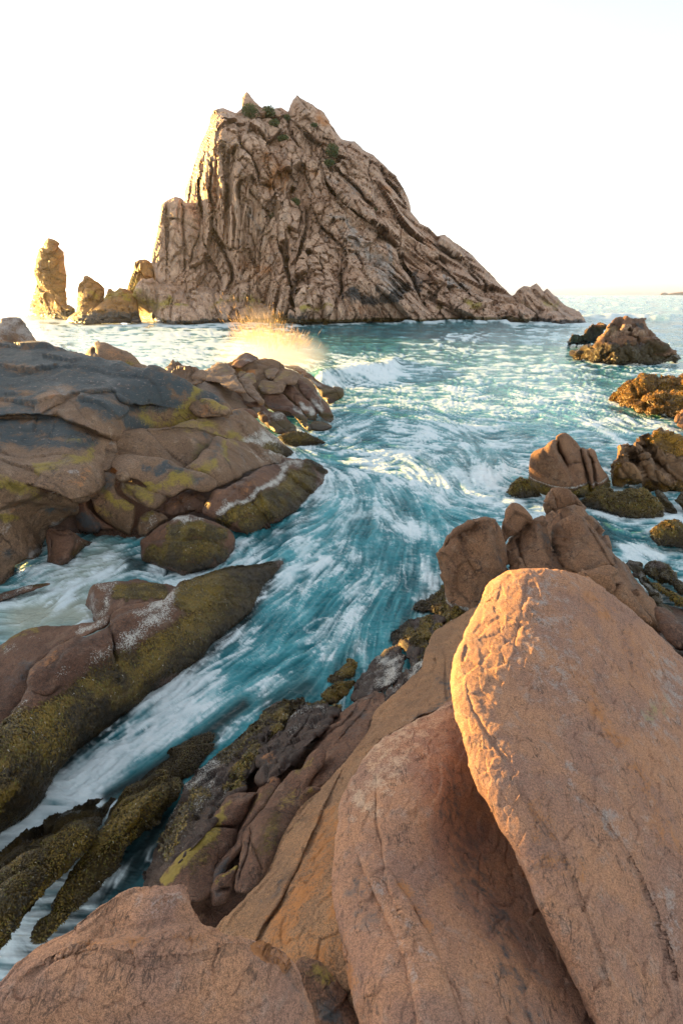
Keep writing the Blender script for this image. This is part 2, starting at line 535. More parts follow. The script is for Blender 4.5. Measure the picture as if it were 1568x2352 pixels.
def mat_rock(name, c1, c2, c3, S=1.0, bump=0.5, grain=0.35, rough=0.8, flake=0.0, frot=(0, 0, 0), fsc=(1, 1, 1), wet=0.0,
             weed=((.15, .095, .012), (.030, .019, .006)), yel=(.34, .25, .04), speck=0.0, line=0.0, lsc=1.0, lrot=(0, 0, 0), lst=(1, 1, 1), lw=.03, bd=None, lmask=0.0, darkc=(.030, .036, .040)):
    k = NT(name)
    pos = k.n('NewGeometry').outputs['Position']
    nb = k.noise(pos, 0.7 * S, 5, .6, .4)
    nm = k.noise(pos, 3.2 * S, 6, .65, .3)
    nf = k.noise(pos, 26 * S, 5, .7)
    ng = k.noise(pos, 90 * S, 2, .6)
    col = k.mix(k.ss(nb, .36, .64), c1, c2)
    col = k.mix(k.math('MULTIPLY', k.ss(nm, .5, .72), .75), col, c3)
    # mineral grain
    g = k.math('ADD', k.math('MULTIPLY', nf, .45), k.math('MULTIPLY', ng, .55))
    gl = k.ss(g, .38, .62)
    col = k.mix(grain, col, k.mix(gl, (.05, .04, .035), (.85, .74, .66)), 'OVERLAY')
    a = k.n('Attribute', attribute_name='ma'); b = k.n('Attribute', attribute_name='mb')
    sa = k.n('SeparateColor', {0: a.outputs['Color']}); sb = k.n('SeparateColor', {0: b.outputs['Color']})
    dark, yel_m, weed_m, white = sa.outputs[0], sa.outputs[1], sa.outputs[2], a.outputs['Alpha']
    orange, grey, wetm, pale = sb.outputs[0], sb.outputs[1], sb.outputs[2], b.outputs['Alpha']
    nmix = k.math('ADD', k.math('MULTIPLY', k.ss(nm, .30, .70), .6), k.math('MULTIPLY', k.ss(nf, .32, .68), .4))
    def brk(m, n, amt, lo=.22, hi=.95):
        # the patch breaks up into blotches and grains towards its rim
        v = k.math('ADD', k.math('MULTIPLY', m, 1.05), k.math('MULTIPLY', k.math('SUBTRACT', nmix, .5), 1.25))
        return k.math('MULTIPLY', k.ss(v, lo, hi), k.ss(m, .0, .12))
    vor = k.n('TexVoronoi', {'Scale': 7.0 * S}, feature='F1'); k.set(vor.inputs['Vector'], k.map(pos, frot, (1, 1, 1)))
    orm = k.math('MULTIPLY', brk(orange, nm, 1.3), .8)
    col = k.mix(orm, col, k.mix(nf, (.34, .115, .025), (.46, .20, .06)))
    col = k.mix(k.math('MULTIPLY', brk(grey, nm, 1.1), .75), col, k.mix(nf, (.25, .235, .23), (.42, .40, .38)))
    col = k.mix(k.math('MULTIPLY', brk(pale, nm, 1.1), .8), col, k.mix(nf, (.48, .32, .2), (.62, .47, .34)))
    dk = brk(dark, nm, .7)
    dcol = k.mix(nf, darkc, tuple(min(1, x * 2.1) for x in darkc))
    if speck:
        sp = k.ss(k.noise(k.map(pos, (0, 0, .3), (2.2, 2.2, 5)), 4.0 * S, 4, .7), .60, .66)
        dcol = k.mix(k.math('MULTIPLY', sp, speck), dcol, (.26, .20, .18))
    col = k.mix(k.math('MULTIPLY', dk, .93), col, dcol)
    yn = k.math('ADD', k.math('MULTIPLY', nm, .5), k.math('MULTIPLY', nf, .5))
    ym = k.math('MULTIPLY', brk(yel_m, yn, 1.5), .85)
    col = k.mix(ym, col, k.mix(nf, tuple(x * .55 for x in yel), yel))
    wn_ = k.noise(pos, 34 * S, 4, .7)
    wf = k.noise(pos, 90 * S, 3, .7)
    wfn = k.math('ADD', k.math('MULTIPLY', k.ss(wn_, .3, .7), .55), k.math('MULTIPLY', k.ss(wf, .3, .7), .45))
    wv = k.ss(k.math('ADD', weed_m, k.math('MULTIPLY', k.math('SUBTRACT', wfn, .5), .9)), .25, .6)
    wv = k.math('MULTIPLY', k.math('MULTIPLY', wv, k.ss(weed_m, 0, .15)), .97)
    wc = k.mix(k.ss(wfn, .25, .8), weed[1], weed[0])
    wc = k.mix(k.math('MULTIPLY', k.ss(nm, .42, .7), .35), wc, (.095, .08, .014))
    col = k.mix(wv, col, wc)
    wh = k.noise(pos, 40 * S, 3, .7)
    whn = k.math('ADD', k.math('MULTIPLY', k.ss(wh, .3, .7), .7), k.math('MULTIPLY', k.ss(nm, .3, .7), .3))
    wm = k.ss(k.math('ADD', k.math('MULTIPLY', white, .72), k.math('SUBTRACT', whn, .5)), .42, .62)
    wm = k.math('MULTIPLY', wm, k.ss(white, .02, .2))
    col = k.mix(k.math('MULTIPLY', wm, .92), col, k.mix(ng, (.45, .43, .38), (.74, .73, .68)))
    lines = None
    if line:
        lv = k.map(pos, lrot, lst)
        for q, (fq, mk) in enumerate(((5.0, .50), (13.0, .53))):
            ln = k.noise(lv, fq * lsc, 3, .6, .5)
            lm = k.math('SUBTRACT', 1.0, k.ss(k.math('ABSOLUTE', k.math('SUBTRACT', ln, .5)), lw * .25, lw))
            lm = k.math('MULTIPLY', lm, k.ss(k.noise(pos, fq * .8 * lsc, 2), mk - .03 + lmask, mk + .07 + lmask))
            lines = lm if lines is None else k.math('MAXIMUM', lines, lm)
        col = k.mix(k.math('MULTIPLY', lines, line), col, (.035, .026, .022))
    # darker along cracks and joints, and on wet rock
    col = k.mix(k.math('MULTIPLY', wetm, .62), col, (.022, .017, .014))
    k.set(k.b.inputs['Base Color'], col)
    ro = k.math('ADD', rough - .12, k.math('MULTIPLY', nf, .25))
    ro = k.math('SUBTRACT', ro, k.math('MULTIPLY', wv, .26))
    ro = k.math('MAXIMUM', k.math('SUBTRACT', ro, k.math('MULTIPLY', wetm, .5)), .16)
    if wet: ro = k.math('MULTIPLY', ro, 1 - wet)
    k.set(k.b.inputs['Roughness'], ro)
    k.b.inputs['Specular IOR Level'].default_value = 0.35
    h = k.math('ADD', k.math('MULTIPLY', nm, .9), k.math('MULTIPLY', nf, .28))
    h = k.math('ADD', h, k.math('MULTIPLY', ng, .09))
    if flake:
        fn = k.noise(k.map(pos, frot, fsc), 30 * S, 6, .7)
        h = k.math('ADD', h, k.math('MULTIPLY', fn, flake))
    if lines is not None:
        h = k.math('SUBTRACT', h, k.math('MULTIPLY', lines, .5))
    h = k.math('ADD', h, k.math('MULTIPLY', k.math('MULTIPLY', wfn, wv), .8))
    h = k.math('ADD', h, k.math('MULTIPLY', wm, .3))
    bp = k.n('Bump', {'Strength': bump, 'Distance': bd or 0.10 / S})
    k.set(bp.inputs['Height'], h)
    k.set(k.b.inputs['Normal'], bp.outputs[0])
    return k.m

def mat_frond(name, lo, hi, alt):
    k = NT(name)
    a = k.n('Attribute', attribute_name='ma'); s = k.n('SeparateColor', {0: a.outputs['Color']})
    c = k.mix(s.outputs[0], lo, hi)
    c = k.mix(k.ss(s.outputs[1], .80, .9), c, alt)
    c = k.mix(k.ss(s.outputs[1], .985, .99), c, (.40, .37, .30))
    k.set(k.b.inputs['Base Color'], c)
    k.b.inputs['Roughness'].default_value = .45
    k.b.inputs['Specular IOR Level'].default_value = .45
    return k.m
M_FROND = mat_frond('seaweed fronds', (.016, .011, .005), (.25, .155, .014), (.15, .135, .018))
M_GOLDFROND = mat_frond('golden seaweed fronds', (.10, .05, .008), (.52, .27, .02), (.40, .24, .03))  # golden weed, its colour raised where the low sun misses the visible side
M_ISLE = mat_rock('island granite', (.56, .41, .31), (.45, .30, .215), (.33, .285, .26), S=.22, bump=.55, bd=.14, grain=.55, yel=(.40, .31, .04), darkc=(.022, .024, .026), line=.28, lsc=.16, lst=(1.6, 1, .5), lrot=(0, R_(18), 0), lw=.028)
M_STACK = mat_rock('stack granite', (.36, .19, .06), (.28, .14, .045), (.25, .155, .08), S=.25, bump=.8, bd=.14, grain=.45, yel=(.45, .32, .03), line=.35, lsc=.16, lst=(.7, 1, 1.6), lrot=(0, R_(15), 0))
M_SHELF = mat_rock('shelf granite', (.225, .148, .095), (.165, .104, .062), (.29, .22, .16), S=.9, bump=.6, grain=.6, rough=.72, speck=.8, darkc=(.023, .037, .044), line=.5, lsc=.25, lw=.012)
M_BROWN = mat_rock('brown shore granite', (.165, .088, .054), (.10, .052, .034), (.23, .15, .105), S=1.3, bump=.7, grain=.6, rough=.7, line=.5, lsc=.5, lw=.012)
M_BLOCK = mat_rock('block granite', (.25, .142, .08), (.18, .098, .055), (.25, .17, .115), S=1.5, bump=.9, grain=.65, rough=.8, line=.6, lsc=.6, lw=.012)
M_FORE = mat_rock('coarse orange granite', (.40, .225, .135), (.29, .175, .13), (.33, .245, .20), S=3.8, bump=.5, bd=.02, grain=.6, rough=.85, flake=.35, frot=(0, 0, R_(-25)), fsc=(1.5, .8, 1.2), line=.62, lsc=1.7, lrot=(0, 0, R_(-28)), lst=(1.9, .5, 1.2), lw=.018, lmask=.035)
M_SLAB = mat_rock('smooth tan granite', (.31, .185, .10), (.235, .145, .085), (.29, .20, .13), S=3.2, bump=.6, bd=.022, grain=.7, rough=.85, flake=.25, frot=(0, 0, R_(-35)), fsc=(1.5, .8, 1.2), line=.4, lsc=1.5, lrot=(0, 0, R_(-40)), lst=(1.9, .5, 1.2), lw=.02, lmask=.05)
M_WEEDY = mat_rock('weedy wet rock', (.070, .043, .032), (.042, .027, .021), (.11, .075, .06), S=2.0, bump=.9, grain=.4, rough=.55, weed=((.10, .062, .010), (.034, .022, .007)))
M_GOLD = mat_rock('golden weed rock', (.26, .15, .07), (.18, .10, .045), (.20, .14, .09), S=1.0, bump=.9, grain=.4, rough=.7, weed=((.44, .22, .02), (.10, .05, .01)), line=.6, lsc=.5, lw=.015)  # weed gold brightened in the colour in place of low sunlight

def rk(label, cat='rock', name='rock', group=None, **kw):
    o = rock(name, **kw)
    return tag(o, label, cat, group)

# ================================================================== the great rock island
EV = (0.12, 0, 1); ED = (0.72, 0.1, -0.66)
isle = empty('rock_island', (10, 118, 0))
tag(isle, 'towering cracked granite island with a twin-peaked summit and a long ridge falling to the right', 'rock island')
ID = [dict(k='fbm', sc=16, a=.9, o=2, e=EV, st=1.6),
      dict(k='cell', sc=4.6, a=2.2, e=EV, st=4.4, warp=.35, cw=.04, cd=.30, tilt=2.2, mx=(900, 760), s=3),
      dict(k='cell', sc=4.2, a=2.3, e=ED, st=4.4, warp=.35, cw=.04, cd=.30, tilt=2.2, mx=(760, 900), s=4),
      dict(k='cell', sc=1.7, a=.85, e=EV, st=7, warp=.18, cw=.07, cd=.6, tilt=1.9, mx=(900, 760), s=5),
      dict(k='cell', sc=1.6, a=.85, e=ED, st=6.5, warp=.18, cw=.07, cd=.6, tilt=1.9, mx=(760, 900), s=6),
      dict(k='ridge', sc=1.0, a=.16, e=EV, st=9, mx=(760, 560), s=8, o=3),
      dict(k='ridge', sc=1.0, a=.16, e=ED, st=8, mx=(760, 900), s=9, o=3),
      dict(k='cell', sc=.75, a=.22, e=(.4, 0, 1), st=3.6, warp=.15, cw=.09, cd=.6, tilt=1.8, s=12),
      dict(k='fbm', sc=.5, a=.05, o=3, s=15)]
main_out = [(370, 738), (376, 640), (400, 600), (422, 470), (425, 437), (440, 397), (460, 332), (480, 289), (482, 272), (492, 252), (512, 248), (542, 259), (557, 249),
            (556, 227), (566, 211), (580, 227), (600, 249), (607, 243), (625, 250), (645, 246), (662, 257), (667, 242), (681, 219), (715, 239), (745, 259),
            (757, 282), (784, 319), (804, 324), (816, 324), (834, 344), (859, 357), (891, 389), (909, 404), (931, 442), (941, 467), (944, 487), (966, 514),
            (984, 522), (1004, 542), (1021, 539), (1044, 557), (1079, 582), (1114, 617), (1144, 649), (1166, 672), (1190, 690), (1230, 720), (1210, 744),
            (1104, 741), (1054, 740), (1009, 740), (964, 740), (934, 740), (859, 741), (784, 744), (720, 747), (650, 743), (550, 735), (470, 740)]
def P4(*p): return [(OFF['C4'][0] + x * .25, OFF['C4'][1] + y * .25) for x, y in p]
def P2(*p): return [(OFF['C2'][0] + x * .25, OFF['C2'][1] + y * .25) for x, y in p]
def P1(*p): return [(OFF['C1'][0] + x * .25, OFF['C1'][1] + y * .25) for x, y in p]
def P3(*p): return [(OFF['C3'][0] + x * .25, OFF['C3'][1] + y * .25) for x, y in p]
def P5(*p): return [(OFF['C5'][0] + x * .25, OFF['C5'][1] + y * .25) for x, y in p]
mc = [(P4((1280, 500), (1290, 620), (1370, 740), (1430, 850), (1500, 1000), (1560, 1080)), 6, 2.2, .6, 50),
      (P4((240, 330), (250, 500), (255, 650), (280, 800), (300, 950), (330, 1100)), 5, 3.0, -.8, 50),
      (P4((430, 560), (445, 680), (440, 830), (430, 960)), 3, 1.6, .4, 30),
      (P4((770, 650), (750, 760), (760, 880), (710, 1000)), 6, 3.2, -1.0, 50),
      (P4((390, 90), (440, 230), (400, 400), (340, 640)), 4, 2.2, .5, 40),
      (P4((500, 160), (560, 290), (680, 400), (780, 500), (800, 640)), 4, 2.0, -.8, 45),
      (P2((300, 640), (300, 800), (330, 900), (250, 1000)), 5, 2.4, .5, 40),
      (P2((600, 830), (640, 940), (740, 1060), (900, 1180), (1010, 1254)), 4, 2.2, -.9, 50),
      (P2((780, 820), (900, 950), (980, 1050), (1080, 1130)), 5, 2.8, -1.2, 55),
      (P2((1000, 660), (1000, 800), (1050, 950), (1060, 1090)), 3, 1.4, .4, 30),
      (P2((1080, 720), (1160, 860), (1250, 970), (1310, 1040)), 3.5, 1.8, -.6, 30),
      (P2((330, 340), (430, 460), (560, 560), (660, 640)), 3, 1.5, -.6, 35),
      (P2((440, 330), (410, 400), (560, 540), (640, 560)), 2.5, 1.2, -.4, 25),
      (P2((275, 240), (270, 400), (310, 500), (400, 600)), 4, 1.8, .7, 40),
      (P1((1060, 440), (1080, 560), (1170, 640), (1230, 800), (1250, 900)), 5, 2.6, 1.1, 60),
      (P1((700, 850), (690, 1000), (720, 1200)), 3.5, 1.6, .6, 40),
      (P1((830, 650), (810, 800), (800, 960), (830, 1150)), 3.5, 1.8, .7, 45),
      (P1((940, 560), (930, 760), (950, 950), (940, 1200)), 4, 2.0, 1.0, 50),
      (P1((1060, 700), (1140, 800), (1100, 950), (1140, 1100)), 3, 1.4, .4, 35),
      (P3((1160, 100), (1150, 300), (1160, 500), (1230, 700)), 3, 1.3, .5, 35),
      (P3((850, 150), (830, 300), (930, 470), (1040, 500)), 4.5, 2.2, -.8, 45),
      (P3((690, 100), (690, 330), (640, 480), (590, 640)), 3.5, 1.7, .6, 40),
      (P3((860, 420), (950, 560), (1010, 760), (960, 860)), 6, 3.0, .9, 50),
      (P3((740, 420), (800, 600), (880, 740), (900, 840)), 3, 1.5, .4, 35),
      (P3((1420, 130), (1430, 400), (1500, 700), (1540, 840)), 3.5, 1.9, .5, 40),
      (P5((20, 570), (120, 640), (240, 740), (420, 900)), 3.5, 1.6, -.7, 35),
      (P5((0, 380), (120, 480), (320, 620), (560, 860)), 3, 1.5, -.6, 30),
      (P5((100, 400), (250, 520), (350, 620), (520, 760), (640, 890)), 2.5, 1.2, -.4, 25),
      (P5((0, 900), (90, 970), (150, 840), (220, 760)), 2.5, 1.3, .3, 25),
      (P5((190, 950), (290, 1060), (420, 940)), 2.5, 1.2, .3, 25)]
mc = [(c[0], c[1] * .8, c[2] * 1.25) + tuple(c[3:]) for c in mc]
ml = [(700, 680, 70, 120, 5, 3.2), (490, 400, 40, 150, 8, 2.2), (600, 560, 60, 130, 8, 2.4), (880, 620, 55, 90, -25, 3.2), (780, 450, 60, 120, -35, 2.2),
      (870, 430, 35, 70, -25, 2.6), (1060, 650, 60, 60, -40, 3.0), (720, 290, 40, 50, -20, 2.4), (545, 520, 25, 120, 5, 1.6), (1010, 590, 60, 25, 45, 1.6)]
rock('cliff', M_ISLE, 'D', main_out,
     ctrl=[(400, 742, 0), (550, 738, 0), (720, 745, 0), (860, 741, 0), (964, 740, 0), (1104, 741, 0), (1210, 744, 0), (430, 437, 'Y', 127.5), (490, 260, 'Y', 129), (405, 600, 'Y', 120), (545, 430, 'Y', 118.5), (560, 320, 'Y', 122),
           (566, 215, 'Y', 134), (690, 225, 'Y', 134), (810, 326, 'Y', 134), (941, 467, 'Y', 132), (1020, 541, 'Y', 131), (1144, 649, 'Y', 122), (620, 330, 'Y', 127), (700, 560, 'Y', 117), (860, 560, 'Y', 119)],
     R=110, b=.8, th=1.4, step=2.4, jag=.7, dm=.8, cg=.75, flat=True, smooth=False, lumps=ml, cracks=mc, disp=ID, parent=isle, seed=1, zweed=1.0, warp=4,
     paint=[('orange', P2((40, 700), (160, 800), (100, 900)), 26, .8), ('orange', P2((560, 300), (620, 350)), 22, .8), ('orange', P2((420, 780), (500, 830)), 14, .6),
            ('orange', P2((1150, 940), (1200, 980)), 10, .7), ('orange', P1((1000, 600), (1040, 620)), 8, .5), ('orange', P3((1100, 650), (1300, 700), (1200, 760)), 28, .55),
            ('orange', P2((1140, 1170), (1200, 1220)), 12, .5), ('orange', P5((30, 420), (100, 480)), 14, .5),
            ('dark', P4((820, 930), (960, 960), (1100, 1000), (1250, 950), (1330, 870)), 17, 1.0), ('dark', P4((1100, 860), (1130, 960)), 9, 1.0), ('dark', P4((300, 800), (310, 960)), 10, .6),
            ('dark', P4((840, 900), (900, 920)), 12, 1.0), ('dark', P4((1400, 760), (1440, 880)), 16, .9), ('dark', P4((740, 980), (760, 880)), 7, .8),
            ('grey', P4((860, 420), (1000, 560), (1150, 700), (1200, 880)), 34, .8), ('grey', P4((640, 210), (800, 240), (880, 330)), 9, .9), ('grey', P4((1180, 420), (1210, 640)), 8, .8),
            ('grey', P2((650, 860), (760, 900), (900, 1000)), 18, .4), ('grey', P5((230, 790), (420, 870)), 12, .7), ('grey', P1((840, 560), (800, 760)), 26, .4), ('grey', P3((1200, 220), (1250, 290)), 12, .8),
            ('yellow', P3((900, 980), (1060, 960), (1240, 1000)), 16, .55), ('yellow', P4((370, 1040), (520, 1050), (650, 1040)), 9, .75), ('yellow', P5((380, 990), (500, 1040)), 10, .8),
            ('yellow', P5((130, 1010), (150, 1030)), 9, .5), ('orange', P4((860, 1050), (1050, 1060)), 14, .5), ('dark', P3((940, 1150), (1400, 1180)), 10, .7), ('dark', P4((0, 1100), (330, 1130), (560, 1170)), 12, .8)])
ID2 = [dict(k='cell', sc=3.2, a=.8, e=EV, st=3.6, warp=.8, cw=.06, cd=.4, tilt=1.4, s=23), dict(k='cell', sc=1.2, a=.36, e=EV, st=3.6, warp=.4, cw=.08, cd=.5, tilt=1.4, s=25), dict(k='ridge', sc=1.2, a=.14, e=EV, st=5, o=3, s=26), dict(k='fbm', sc=.8, a=.10, o=3, s=15)]
rock('buttress', M_ISLE, 'C3', [(265, 640), (270, 540), (300, 400), (328, 270), (348, 95), (400, 55), (440, 38), (480, 20), (545, 30), (570, 80), (690, 72), (715, 150), (720, 330), (650, 480), (610, 650), (600, 860), (500, 900), (380, 880), (310, 820), (290, 730)],
     ctrl=[(265, 640, 'Y', 113), (400, 860, 'Y', 110.5), (600, 860, 'Y', 111.5), (350, 95, 'Y', 119), (480, 20, 'Y', 119), (690, 72, 'Y', 121), (720, 330, 'Y', 117)],
     R=26, b=1.3, th=1.6, step=2.6, jag=.8, smooth=False, dm=.6, cg=.75, flat=True, disp=ID2, parent=isle, seed=2,
     cracks=[([(545, 20), (550, 200), (560, 400), (565, 620), (560, 800)], 3, 2.0, .5, 25), ([(400, 60), (405, 220), (400, 380), (405, 560), (400, 720)], 2.6, 1.5, .4, 20),
             ([(410, 215), (480, 210), (540, 260)], 2, .8, -.4, 15), ([(565, 250), (640, 300), (720, 340)], 2.4, 1.2, -.4, 18), ([(420, 380), (480, 440), (550, 560)], 2, .7)])
rock('outer_block', M_STACK, 'C3', [(40, 865), (60, 790), (95, 700), (108, 620), (150, 600), (200, 595), (240, 605), (258, 625), (330, 640), (360, 760), (350, 900), (90, 920)],
     Yd=(112, 115), b=1.3, th=1.6, step=2.6, jag=.8, smooth=False, dm=.6, cg=.75, flat=True, disp=ID2, parent=isle, seed=3, paint=[('yellow', [(70, 860), (90, 800)], 70, .8)])
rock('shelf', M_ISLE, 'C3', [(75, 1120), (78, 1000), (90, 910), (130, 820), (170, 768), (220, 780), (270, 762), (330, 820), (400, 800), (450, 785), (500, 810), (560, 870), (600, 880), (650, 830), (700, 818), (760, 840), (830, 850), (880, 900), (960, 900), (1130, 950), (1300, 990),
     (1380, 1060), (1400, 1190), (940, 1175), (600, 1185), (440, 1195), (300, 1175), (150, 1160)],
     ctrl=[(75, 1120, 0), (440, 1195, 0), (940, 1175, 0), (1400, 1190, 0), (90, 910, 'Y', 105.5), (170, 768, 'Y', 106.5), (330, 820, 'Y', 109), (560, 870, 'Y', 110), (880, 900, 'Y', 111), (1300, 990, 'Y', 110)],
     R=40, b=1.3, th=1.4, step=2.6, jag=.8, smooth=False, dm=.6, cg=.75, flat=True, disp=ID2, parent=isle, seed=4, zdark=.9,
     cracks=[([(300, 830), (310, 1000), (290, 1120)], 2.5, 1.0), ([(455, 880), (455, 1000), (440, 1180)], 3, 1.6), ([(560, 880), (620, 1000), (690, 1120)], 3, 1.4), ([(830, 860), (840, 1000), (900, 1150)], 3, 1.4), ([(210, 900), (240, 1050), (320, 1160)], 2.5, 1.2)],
     paint=[('yellow', [(70, 920), (95, 1020), (90, 1130)], 110, 1.2), ('yellow', [(100, 960), (300, 990), (450, 980)], 65, .8), ('yellow', [(510, 990), (600, 1000)], 40, .85), ('yellow', [(830, 1010), (1000, 980), (1200, 1000)], 50, .6)])  # first yellow stroke: lichen colour that also tones down the sunlit left end
rock('hanging_block', M_ISLE, 'C1', [(1265, 705), (1290, 640), (1320, 560), (1370, 525), (1440, 535), (1490, 580), (1530, 680), (1555, 850), (1540, 930), (1500, 1000), (1430, 1000), (1350, 925), (1280, 840)],
     Yd=(118, 125), b=1.4, th=1.2, step=2.6, jag=.6, smooth=False, dm=.6, cg=.75, flat=True, disp=ID2[1:], parent=isle, seed=5, cracks=[([(1270, 660), (1350, 680), (1410, 650)], 4, 1.6), ([(1390, 740), (1450, 850), (1430, 990)], 3, 1.2), ([(1330, 900), (1400, 780)], 2, .8)],
     paint=[('orange', [(1300, 740), (1400, 820), (1480, 850)], 110, .85), ('orange', [(1400, 900), (1480, 900)], 80, .6)])
rock('smooth_slab', M_ISLE, 'C4', [(840, 600), (850, 500), (900, 400), (960, 375), (1050, 440), (1180, 600), (1240, 800), (1260, 900), (1180, 920), (1110, 900), (1060, 770), (960, 720), (900, 680)],
     Yd=(112, 119), b=.7, th=1.2, R=14, step=2.6, jag=.7, smooth=False, dm=.6, cg=.75, flat=True, disp=ID2[1:], parent=isle, seed=6, cracks=[([(950, 560), (1080, 740), (1100, 760)], 2.5, .9, .5, 20), ([(1050, 460), (1200, 700), (1240, 860)], 2, .7)],
     paint=[('grey', [(900, 450), (1050, 600), (1180, 850)], 150, .8), ('dark', [(1080, 800), (1090, 900)], 30, .9)])
rock('ridge_end', M_ISLE, 'C5', [(830, 920), (860, 880), (920, 840), (975, 850), (1000, 830), (1035, 815), (1070, 845), (1105, 890), (1135, 860), (1160, 890), (1210, 930), (1300, 1020), (1430, 1075), (1470, 1130), (1505, 1190), (1250, 1195), (1100, 1175), (1000, 1165), (830, 1160), (700, 1140), (680, 1050), (740, 960)],
     ctrl=[(700, 1140, 0), (1000, 1165, 0), (1250, 1195, 0), (1505, 1190, 0), (830, 920, 'Y', 112), (1035, 815, 'Y', 114), (1300, 1020, 'Y', 112)],
     R=34, b=1.2, th=1.5, step=2.6, jag=.8, smooth=False, dm=.6, flat=True, parent=isle, seed=7, zdark=.8,
     disp=[dict(k='cell', sc=2.6, a=.8, e=ED, st=4, warp=.7, cw=.06, cd=.4, tilt=1.4, s=33), dict(k='cell', sc=1.0, a=.32, e=ED, st=2.6, warp=.5, cw=.14, cd=.7, s=35), dict(k='fbm', sc=.7, a=.14, o=3, s=15)],
     cracks=[([(830, 930), (860, 1010), (1000, 1080), (1060, 1150)], 2.5, 1.2, -.4, 20), ([(1000, 870), (1100, 960), (1250, 1090), (1330, 1180)], 2.5, 1.1, -.4, 18), ([(1110, 890), (1200, 1000), (1400, 1150)], 2, .9), ([(1075, 1010), (1080, 1110)], 3, 1.0)],
     paint=[('yellow', [(1100, 980), (1200, 1030)], 40, .6), ('yellow', [(860, 1040), (950, 1080)], 40, .5)])
rock('lower_ridge', M_ISLE, 'C5', [(-40, 880), (0, 760), (60, 700), (140, 660), (240, 740), (350, 830), (430, 900), (520, 900), (620, 980), (690, 1060), (720, 1160), (560, 1165), (330, 1165), (120, 1165), (0, 1150), (-60, 1000)],
     ctrl=[(-60, 1000, 'Y', 117), (120, 1165, 0), (560, 1165, 0), (720, 1160, 0), (140, 660, 'Y', 120), (430, 900, 'Y', 115)], R=36, b=.9, th=1.3, step=2.6, jag=.8, smooth=False, dm=.6, flat=True, parent=isle, seed=8, zdark=.7,
     disp=[dict(k='cell', sc=3.0, a=.9, e=ED, st=3.2, warp=.8, cw=.06, cd=.4, tilt=1.4, s=43), dict(k='cell', sc=1.0, a=.32, e=ED, st=2.6, warp=.5, cw=.14, cd=.7, s=45), dict(k='fbm', sc=.7, a=.14, o=3, s=15)],
     cracks=[([(0, 900), (90, 970), (150, 840), (220, 760)], 2.5, 1.2, .3, 20), ([(190, 950), (290, 1060), (420, 940)], 2.5, 1.0), ([(420, 910), (520, 1000), (650, 1080)], 2.2, 1.0)],
     paint=[('yellow', [(370, 1000), (500, 1040)], 60, .8), ('yellow', [(140, 1010), (160, 1040)], 40, .5), ('grey', [(230, 790), (330, 850), (420, 880)], 40, .7)])

rock('summit_spike', M_ISLE, 'C1', [(1092, 225), (1093, 120), (1106, 110), (1118, 78), (1140, 58), (1165, 85), (1195, 130), (1240, 175), (1290, 215), (1305, 290), (1200, 310), (1110, 280)],
     Yd=(126, 130), b=1.1, th=1.0, step=1.6, jag=.3, smooth=False, dm=.6, cg=.75, flat=True, disp=ID2[1:], parent=isle, seed=16)
rock('summit_peak', M_ISLE, 'C2', [(272, 250), (280, 190), (308, 132), (345, 88), (380, 120), (440, 155), (490, 175), (540, 220), (590, 250), (640, 325), (655, 380), (700, 450), (690, 510), (560, 470), (430, 400), (330, 340), (285, 310)],
     Yd=(123, 130), R=16, b=1.0, th=1.0, step=2.0, jag=.4, smooth=False, dm=.6, cg=.75, flat=True, disp=ID2[1:], parent=isle, seed=17, paint=[('orange', [(540, 280), (610, 340)], 90, .9)], cracks=[([(345, 95), (420, 190), (470, 250)], 2, .8), ([(300, 290), (430, 300), (560, 400)], 2, .8, -.4, 12)])
# summit bushes
def bush(label, crop, x, y, Yd, r, sq=.8, n=900, group='bushes on the island'):
    (px, py) = Z(crop, [(x, y)])[0]
    c = CAMP + ray(px, py) * w_Y(px, py, Yd)
    rg = np.random.default_rng(int(px * 7 + py))
    u = rg.normal(size=(n, 3)); u /= np.linalg.norm(u, axis=1, keepdims=True)
    lob = 1 + .35 * fbm(u * 1.6 + px, 2, 5)
    P = c + u * (r * (rg.random((n, 1)) ** .4) * lob[:, None]) * np.array([1, .9, sq])
    d1 = rg.normal(size=(n, 3)); d1 /= np.linalg.norm(d1, axis=1, keepdims=True)
    d2 = np.cross(d1, rg.normal(size=(n, 3))); d2 /= np.linalg.norm(d2, axis=1, keepdims=True)
    s = r * .11
    V = np.concatenate([P - d1 * s, P + d2 * s * .5, P + d1 * s, P - d2 * s * .5])
    i = np.arange(n)
    ch = np.zeros((4 * n, 4)); ch[:, 0] = np.tile(rg.random(n), 4)
    o = link_mesh('bush', V, np.stack([i, i + n, i + 2 * n, i + 3 * n], 1), M_LEAF, None, dict(ma=ch), smooth=False)
    k = 9                                              # a woody stem down into the rock
    a = np.linspace(0, 2 * np.pi, k, endpoint=False)
    ring = np.stack([np.cos(a), np.sin(a), 0 * a], 1)
    Vs = np.concatenate([c + ring * r * .09 + [0, .3, -r * sq - .4], c + ring * r * .05])
    j = np.arange(k)
    st = link_mesh('stem', Vs, np.stack([j, (j + 1) % k, k + (j + 1) % k, k + j], 1), M_STEM, None)
    st.location = np.array(st.location) - np.array(o.location); st.parent = o
    return tag(o, label, 'bush', group)
_k = NT('bush leaves'); _a = _k.n('Attribute', attribute_name='ma'); _s = _k.n('SeparateColor', {0: _a.outputs['Color']})
_k.set(_k.b.inputs['Base Color'], _k.mix(_s.outputs[0], (.028, .055, .016), (.10, .135, .035))); _k.b.inputs['Roughness'].default_value = .7
M_LEAF = _k.m
_k = NT('bush stem'); _k.set(_k.b.inputs['Base Color'], (.06, .04, .025)); M_STEM = _k.m
bush('round green bush below the left summit spike', 'C1', 1165, 232, 124.5, 1.61)
